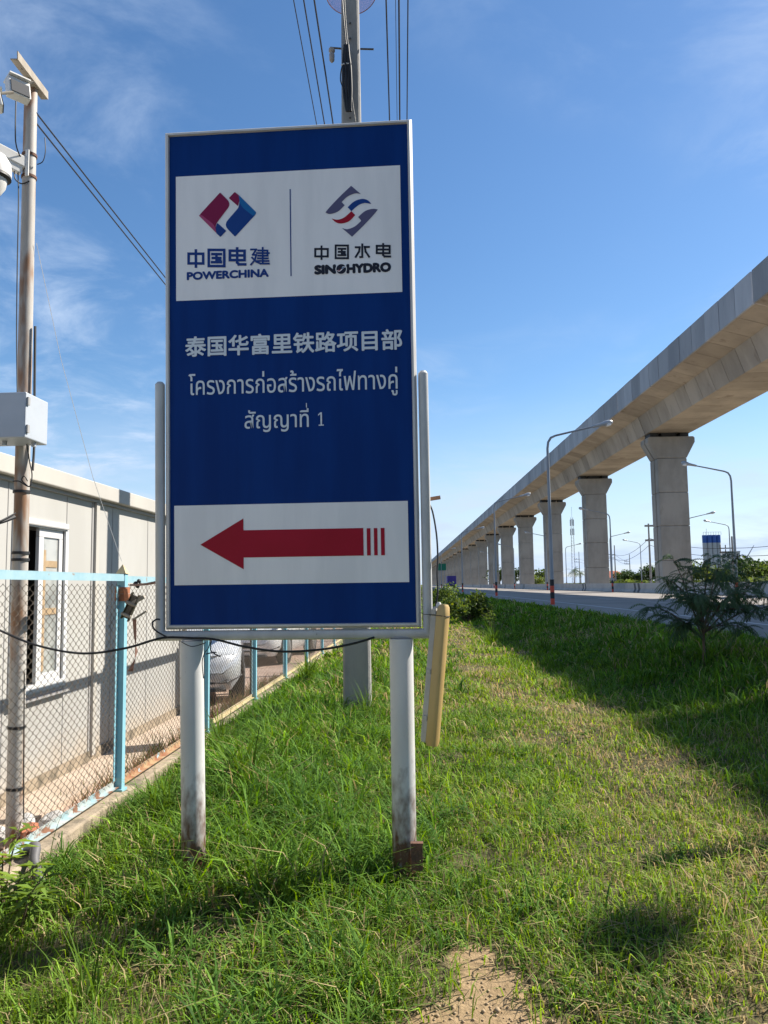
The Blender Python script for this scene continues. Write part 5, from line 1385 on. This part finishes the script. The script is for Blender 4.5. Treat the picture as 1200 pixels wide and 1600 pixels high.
for (px, py, Y, h, n, w, lab) in ((378, 1225, 5.1, .50, 60, .022, 'tall broad-bladed grass tuft between the two sign legs'), (250, 1250, 4.7, .40, 50, .013, 'arching grass tuft between the fence kerb and the left sign leg'), (130, 1500, 2.75, .30, 26, .009, 'tall thin-bladed tuft at the lower left corner'),
                                  (345, 1130, 6.6, .46, 46, .018, 'dense tuft growing behind the left sign leg near the fence'), (575, 1105, 7.7, .42, 54, .009, 'dry seedy tuft at the foot of the concrete power pole'), (850, 1000, 14.5, .45, 50, .014, 'dark tuft on the shade line below the nearest lamp'), (770, 985, 18, .55, 40, .022, 'broad drooping pale-green tuft at the far shade line'), (480, 1060, 11, .55, 60, .018, 'bushy tuft left of the power pole by the fence')):
    p = at(px, py, Y); tuft((p.x, Y, gz(p.x, Y)), h, n, w, lab)

# ------------------------------------------------------------------ grass cover
def grass():
    rings = [(1.2, 3.2, 6200, .0044, 1.0), (3.2, 5.0, 4600, .0050, 1.0), (5.0, 8.0, 2600, .0068, 1.0), (8.0, 13, 1250, .0105, 1.05), (13, 22, 500, .018, 1.1), (22, 42, 180, .034, 1.15), (42, 110, 34, .08, 1.2)]
    VV = []; FF = []; CC = []; base = 0
    for (y0, y1, dens, wid, hs) in rings:
        xl = -1.97; xr = min(5.55, .47 * y1 + 1.6); n = int((xr - xl) * (y1 - y0) * dens)
        X = rng.uniform(xl, xr, n); Y = rng.uniform(y0, y1, n); Xr = X - VD * Y
        vis = (X < .47 * Y + 1.6) & (X > -.62 * Y - .9) & (Xr < 5.5)
        X, Y, Xr = X[vis], Y[vis], Xr[vis]
        track = np.exp(-((X - 1.2 - .35 * np.sin(Y * .35) + .55 * smooth(8, 16, Y)) / .42) ** 2)
        front = np.exp(-((Y - 2.1) / .75) ** 2) * smooth(-.3, .9, X)
        n1 = vnoise(X, Y, .9, 1); n2 = vnoise(X, Y, .28, 2); n3 = vnoise(X, Y, 2.6, 7)
        dry = np.clip(1.0 * track * (.05 + 1.15 * n1 * (.4 + n2)) + .85 * front * (.5 + n1) + .55 * (n1 - .5) + .3 * (n3 - .5) + .55 * smooth(.60, .80, n1) * smooth(.45, .7, n3), 0, 1) * (1 - .5 * smooth(1.9, 3.0, Xr))
        bare = np.zeros_like(X)
        for (bx, by, rx, ry) in BARE: bare = np.maximum(bare, np.exp(-(((X - bx) / rx) ** 2 + ((Y - by) / ry) ** 2) ** 1.0 * .75))
        keep = rng.uniform(0, 1, len(X)) > np.clip(bare * 1.04 + .45 * dry * (n2 > .45) + .25 * (n2 < .25) + .55 * smooth(.42, .28, vnoise(X, Y, .22, 31)) * smooth(.9, -.2, X) * smooth(9, 6, Y), 0, .985)
        lush = smooth(.2, -.9, X) * smooth(2.6, 3.6, Y) * .8 + .45 * smooth(2.0, 3.2, Xr) + .25 * n3
        X, Y, Xr, dry, n1, n2, lush = (a[keep] for a in (X, Y, Xr, dry, n1, n2, lush)); m = len(X)
        n4 = vnoise(X, Y, .42, 12)
        H = (.030 + .085 * lush * (.35 + n4) + .075 * n2 * n4) * (1 - .55 * dry) * rng.lognormal(0, .42, m) * hs
        H = np.minimum(H, .09 + .45 * np.clip(X + 1.96, 0, 1) + .10 * smooth(5.5, 7, Y))
        H = np.clip(H, .018, .34)
        az = rng.uniform(0, 2 * np.pi, m); lean = np.clip(rng.normal(.95, .42, m) + .4 * dry, .1, 1.75)
        W = wid * rng.uniform(.6, 1.4, m) * (1 + .5 * lush)
        Z = ground_z(X, Y); dx = np.cos(az); dy = np.sin(az); ta = az + np.pi / 2 + rng.normal(0, .5, m); sx_ = np.cos(ta) * W / 2; sy_ = np.sin(ta) * W / 2
        h1 = H * .55; o1 = h1 * lean * .55; h2 = H * (1 - .22 * lean); o2 = H * lean * .95
        P0a = np.stack([X - sx_, Y - sy_, Z - .015], 1); P0b = np.stack([X + sx_, Y + sy_, Z - .015], 1)
        P1a = np.stack([X + dx * o1 - sx_ * .85, Y + dy * o1 - sy_ * .85, Z + h1], 1); P1b = np.stack([X + dx * o1 + sx_ * .85, Y + dy * o1 + sy_ * .85, Z + h1], 1)
        P2 = np.stack([X + dx * o2, Y + dy * o2, Z + h2], 1)
        V = np.stack([P0a, P0b, P1a, P1b, P2], 1).reshape(-1, 3); b = base + np.arange(m) * 5
        F = np.concatenate([np.stack([b, b + 1, b + 3], 1), np.stack([b, b + 3, b + 2], 1), np.stack([b + 2, b + 3, b + 4], 1)])
        g1 = np.array([.130, .265, .028]); g2 = np.array([.030, .085, .016]); g3 = np.array([.29, .39, .055]); st = np.array([.44, .35, .18])
        t = rng.uniform(0, 1, m)[:, None]; c = g1 * t + g2 * (1 - t)
        yl = np.clip(.55 * n1 + .5 * dry - .12 * lush + .30 * np.exp(-((X - 1.0) / 1.0) ** 2) + rng.normal(0, .18, m), 0, 1)[:, None]; c = c * (1 - yl * .75) + g3 * yl * .75
        dd = (rng.uniform(0, 1, m) < np.clip(.07 + .75 * dry, 0, .85))[:, None]; c = np.where(dd, st * rng.uniform(.6, 1.15, (m, 1)), c * rng.lognormal(-.04, .28, (m, 1)))
        VV.append(V); FF.append(F); CC.append(np.repeat(c, 5, 0)); base += len(V)
    # long arching blades in clumps, and dead stems lying flat
    def clumps(nc, x0, x1, y0, y1, nb, l0, l1, w, dead):
        cx_ = rng.uniform(x0, x1, nc); cy_ = rng.uniform(y0, y1, nc); cl = np.clip(rng.lognormal(-.05, .32, nc), .4, 1.45)
        ok = (vnoise(cx_, cy_, .55, 21) > .36) & ~np.any([((cx_ - b_[0]) / b_[2]) ** 2 + ((cy_ - b_[1]) / b_[3]) ** 2 < 1.7 for b_ in BARE[:4]], axis=0); cx_, cy_, cl = cx_[ok], cy_[ok], cl[ok]; k = len(cx_)
        px_ = np.repeat(cx_, nb) + rng.normal(0, .035, k * nb); py_ = np.repeat(cy_, nb) + rng.normal(0, .035, k * nb); m = k * nb
        keep = (px_ > -1.95) & (px_ - VD * py_ < 5.5); flat = rng.uniform(0, 1, m) < dead
        az = rng.uniform(0, 6.2832, m); el = np.where(flat, rng.uniform(.05, .35, m), rng.uniform(.75, 1.5, m)); Ln = rng.uniform(l0, l1, m) * np.repeat(cl, nb) * np.where(px_ < -1.5, .75, 1)
        droop = np.where(flat, .03, rng.uniform(.12, .42, m)); W = w * rng.uniform(.6, 1.4, m) * np.where(flat, .55, 1)
        P = np.stack([px_, py_, ground_z(px_, py_) - .01 + flat * .03], 1); ta = az + np.pi / 2 + rng.normal(0, .35, m); sd = np.stack([np.cos(ta), np.sin(ta), np.zeros(m)], 1)
        ns = 5; V = []
        for q in range(ns + 1):
            ww = (W * (1 - (q / ns) ** 1.8) * .5 + .0003)[:, None]; V += [P - sd * ww, P + sd * ww]
            d = np.stack([np.cos(az) * np.cos(el), np.sin(az) * np.cos(el), np.sin(el)], 1); P = P + d * (Ln / ns)[:, None]; el = el - droop * (1 + .35 * q)
        V = np.stack(V, 1); V[:, 2:, 2] = np.maximum(V[:, 2:, 2], (ground_z(px_, py_) + .012)[:, None]); V = V[keep].reshape(-1, 3); mm = int(keep.sum()); b = np.arange(mm) * 2 * (ns + 1)
        F = np.concatenate([np.concatenate([np.stack([b + 2 * q, b + 2 * q + 1, b + 2 * q + 3], 1), np.stack([b + 2 * q, b + 2 * q + 3, b + 2 * q + 2], 1)]) for q in range(ns)])
        t = np.clip(np.repeat(rng.uniform(0, 1, k), nb) * .6 + rng.uniform(0, .5, m), 0, 1)[:, None]; c = np.array([.034, .090, .020]) * (1 - t) + np.array([.135, .25, .040]) * t
        c = np.where(flat[:, None], np.array([.38, .31, .17]) * rng.uniform(.55, 1.15, (m, 1)), c * rng.uniform(.75, 1.25, (m, 1)))
        return V, F, np.repeat(c[keep], 2 * (ns + 1), 0)
    for a in ((190, -1.75, -.45, 3.9, 7.6, 24, .18, .40, .0105, .06), (60, -.75, .25, 3.75, 4.6, 20, .14, .28, .009, .08), (420, -1.8, 2.4, 1.9, 8.0, 9, .03, .07, .017, 0), (380, -1.96, -1.64, 3.0, 9.5, 20, .16, .36, .0085, .10), (820, -1.85, -.15, 2.2, 9.0, 20, .09, .26, .0075, .12), (360, -.3, .8, 2.3, 8, 16, .08, .17, .0065, .18), (170, .6, 2.2, 1.9, 9, 14, .06, .13, .006, .40), (420, 1.9, 5.2, 4.5, 22, 18, .12, .30, .012, .04), (160, -1.85, .6, 9, 20, 18, .16, .34, .016, .05), (130, -1.3, 1.6, 1.8, 3.4, 16, .06, .15, .0055, .40), (230, -1.87, -1.62, 2.6, 9.0, 18, .14, .32, .0075, .10)):
        V, F, C = clumps(*a); VV.append(V); FF.append(F + base); CC.append(C); base += len(V)
    V = np.concatenate(VV); F = np.concatenate(FF); C = np.concatenate(CC)
    print('grass verts', len(V))
    return tag(np_mesh('grass', V, F, M['grass'], C), kind='stuff')
grass()
# dry weeds on the yard side of the fence foot
def dryweeds():
    n = 2600; Y = rng.uniform(5.5, 13, n); X = -2.24 - np.abs(rng.normal(0, .16, n)); H = rng.uniform(.04, .22, n) * (.4 + vnoise(X * 0, Y, .8, 3)); az = rng.uniform(0, 6.28, n); W = .004
    Z = np.full(n, -.1); tx = np.cos(az) * H * .6; ty = np.sin(az) * H * .6
    V = np.stack([np.stack([X - W, Y, Z], 1), np.stack([X + W, Y + W, Z], 1), np.stack([X + tx, Y + ty, Z + H], 1)], 1).reshape(-1, 3)
    c = np.where((rng.uniform(0, 1, n) < .6)[:, None], np.array([.30, .19, .11]), np.array([.09, .13, .03])) * rng.uniform(.6, 1.2, (n, 1))
    return tag(np_mesh('dry_weeds', V, np.arange(3 * n).reshape(n, 3), M['grass'], np.repeat(c, 3, 0)), kind='stuff')
dryweeds()

# crumbs of earth and little stones on the bare patch
def crumbs():
    n = 420; V = []; F = []; K = []
    for k in range(n):
        b_ = random.choice(BARE[:4]); x = b_[0] + random.gauss(0, b_[2] * .75); y = b_[1] + random.gauss(0, b_[3] * .75); r = random.uniform(.002, .008) * (1.8 if random.random() < .06 else 1)
        z = gz(x, y); b = len(V); q = [random.uniform(.6, 1.3) for _ in range(6)]
        V += [(x + r * q[0], y, z + r * .3), (x, y + r * q[1], z + r * .3), (x - r * q[2], y, z + r * .3), (x, y - r * q[3], z + r * .3), (x, y, z + r * q[4]), (x, y, z - r)]
        F += [(b, b + 1, b + 4), (b + 1, b + 2, b + 4), (b + 2, b + 3, b + 4), (b + 3, b, b + 4), (b + 1, b, b + 5), (b + 2, b + 1, b + 5), (b + 3, b + 2, b + 5), (b, b + 3, b + 5)]
    return tag(np_mesh('soil_crumbs', np.array(V), np.array(F), mk('crumb', (0.38, 0.28, 0.17), (0.30, 0.22, 0.13), scale=40, rough=0.95)), kind='stuff')
crumbs()
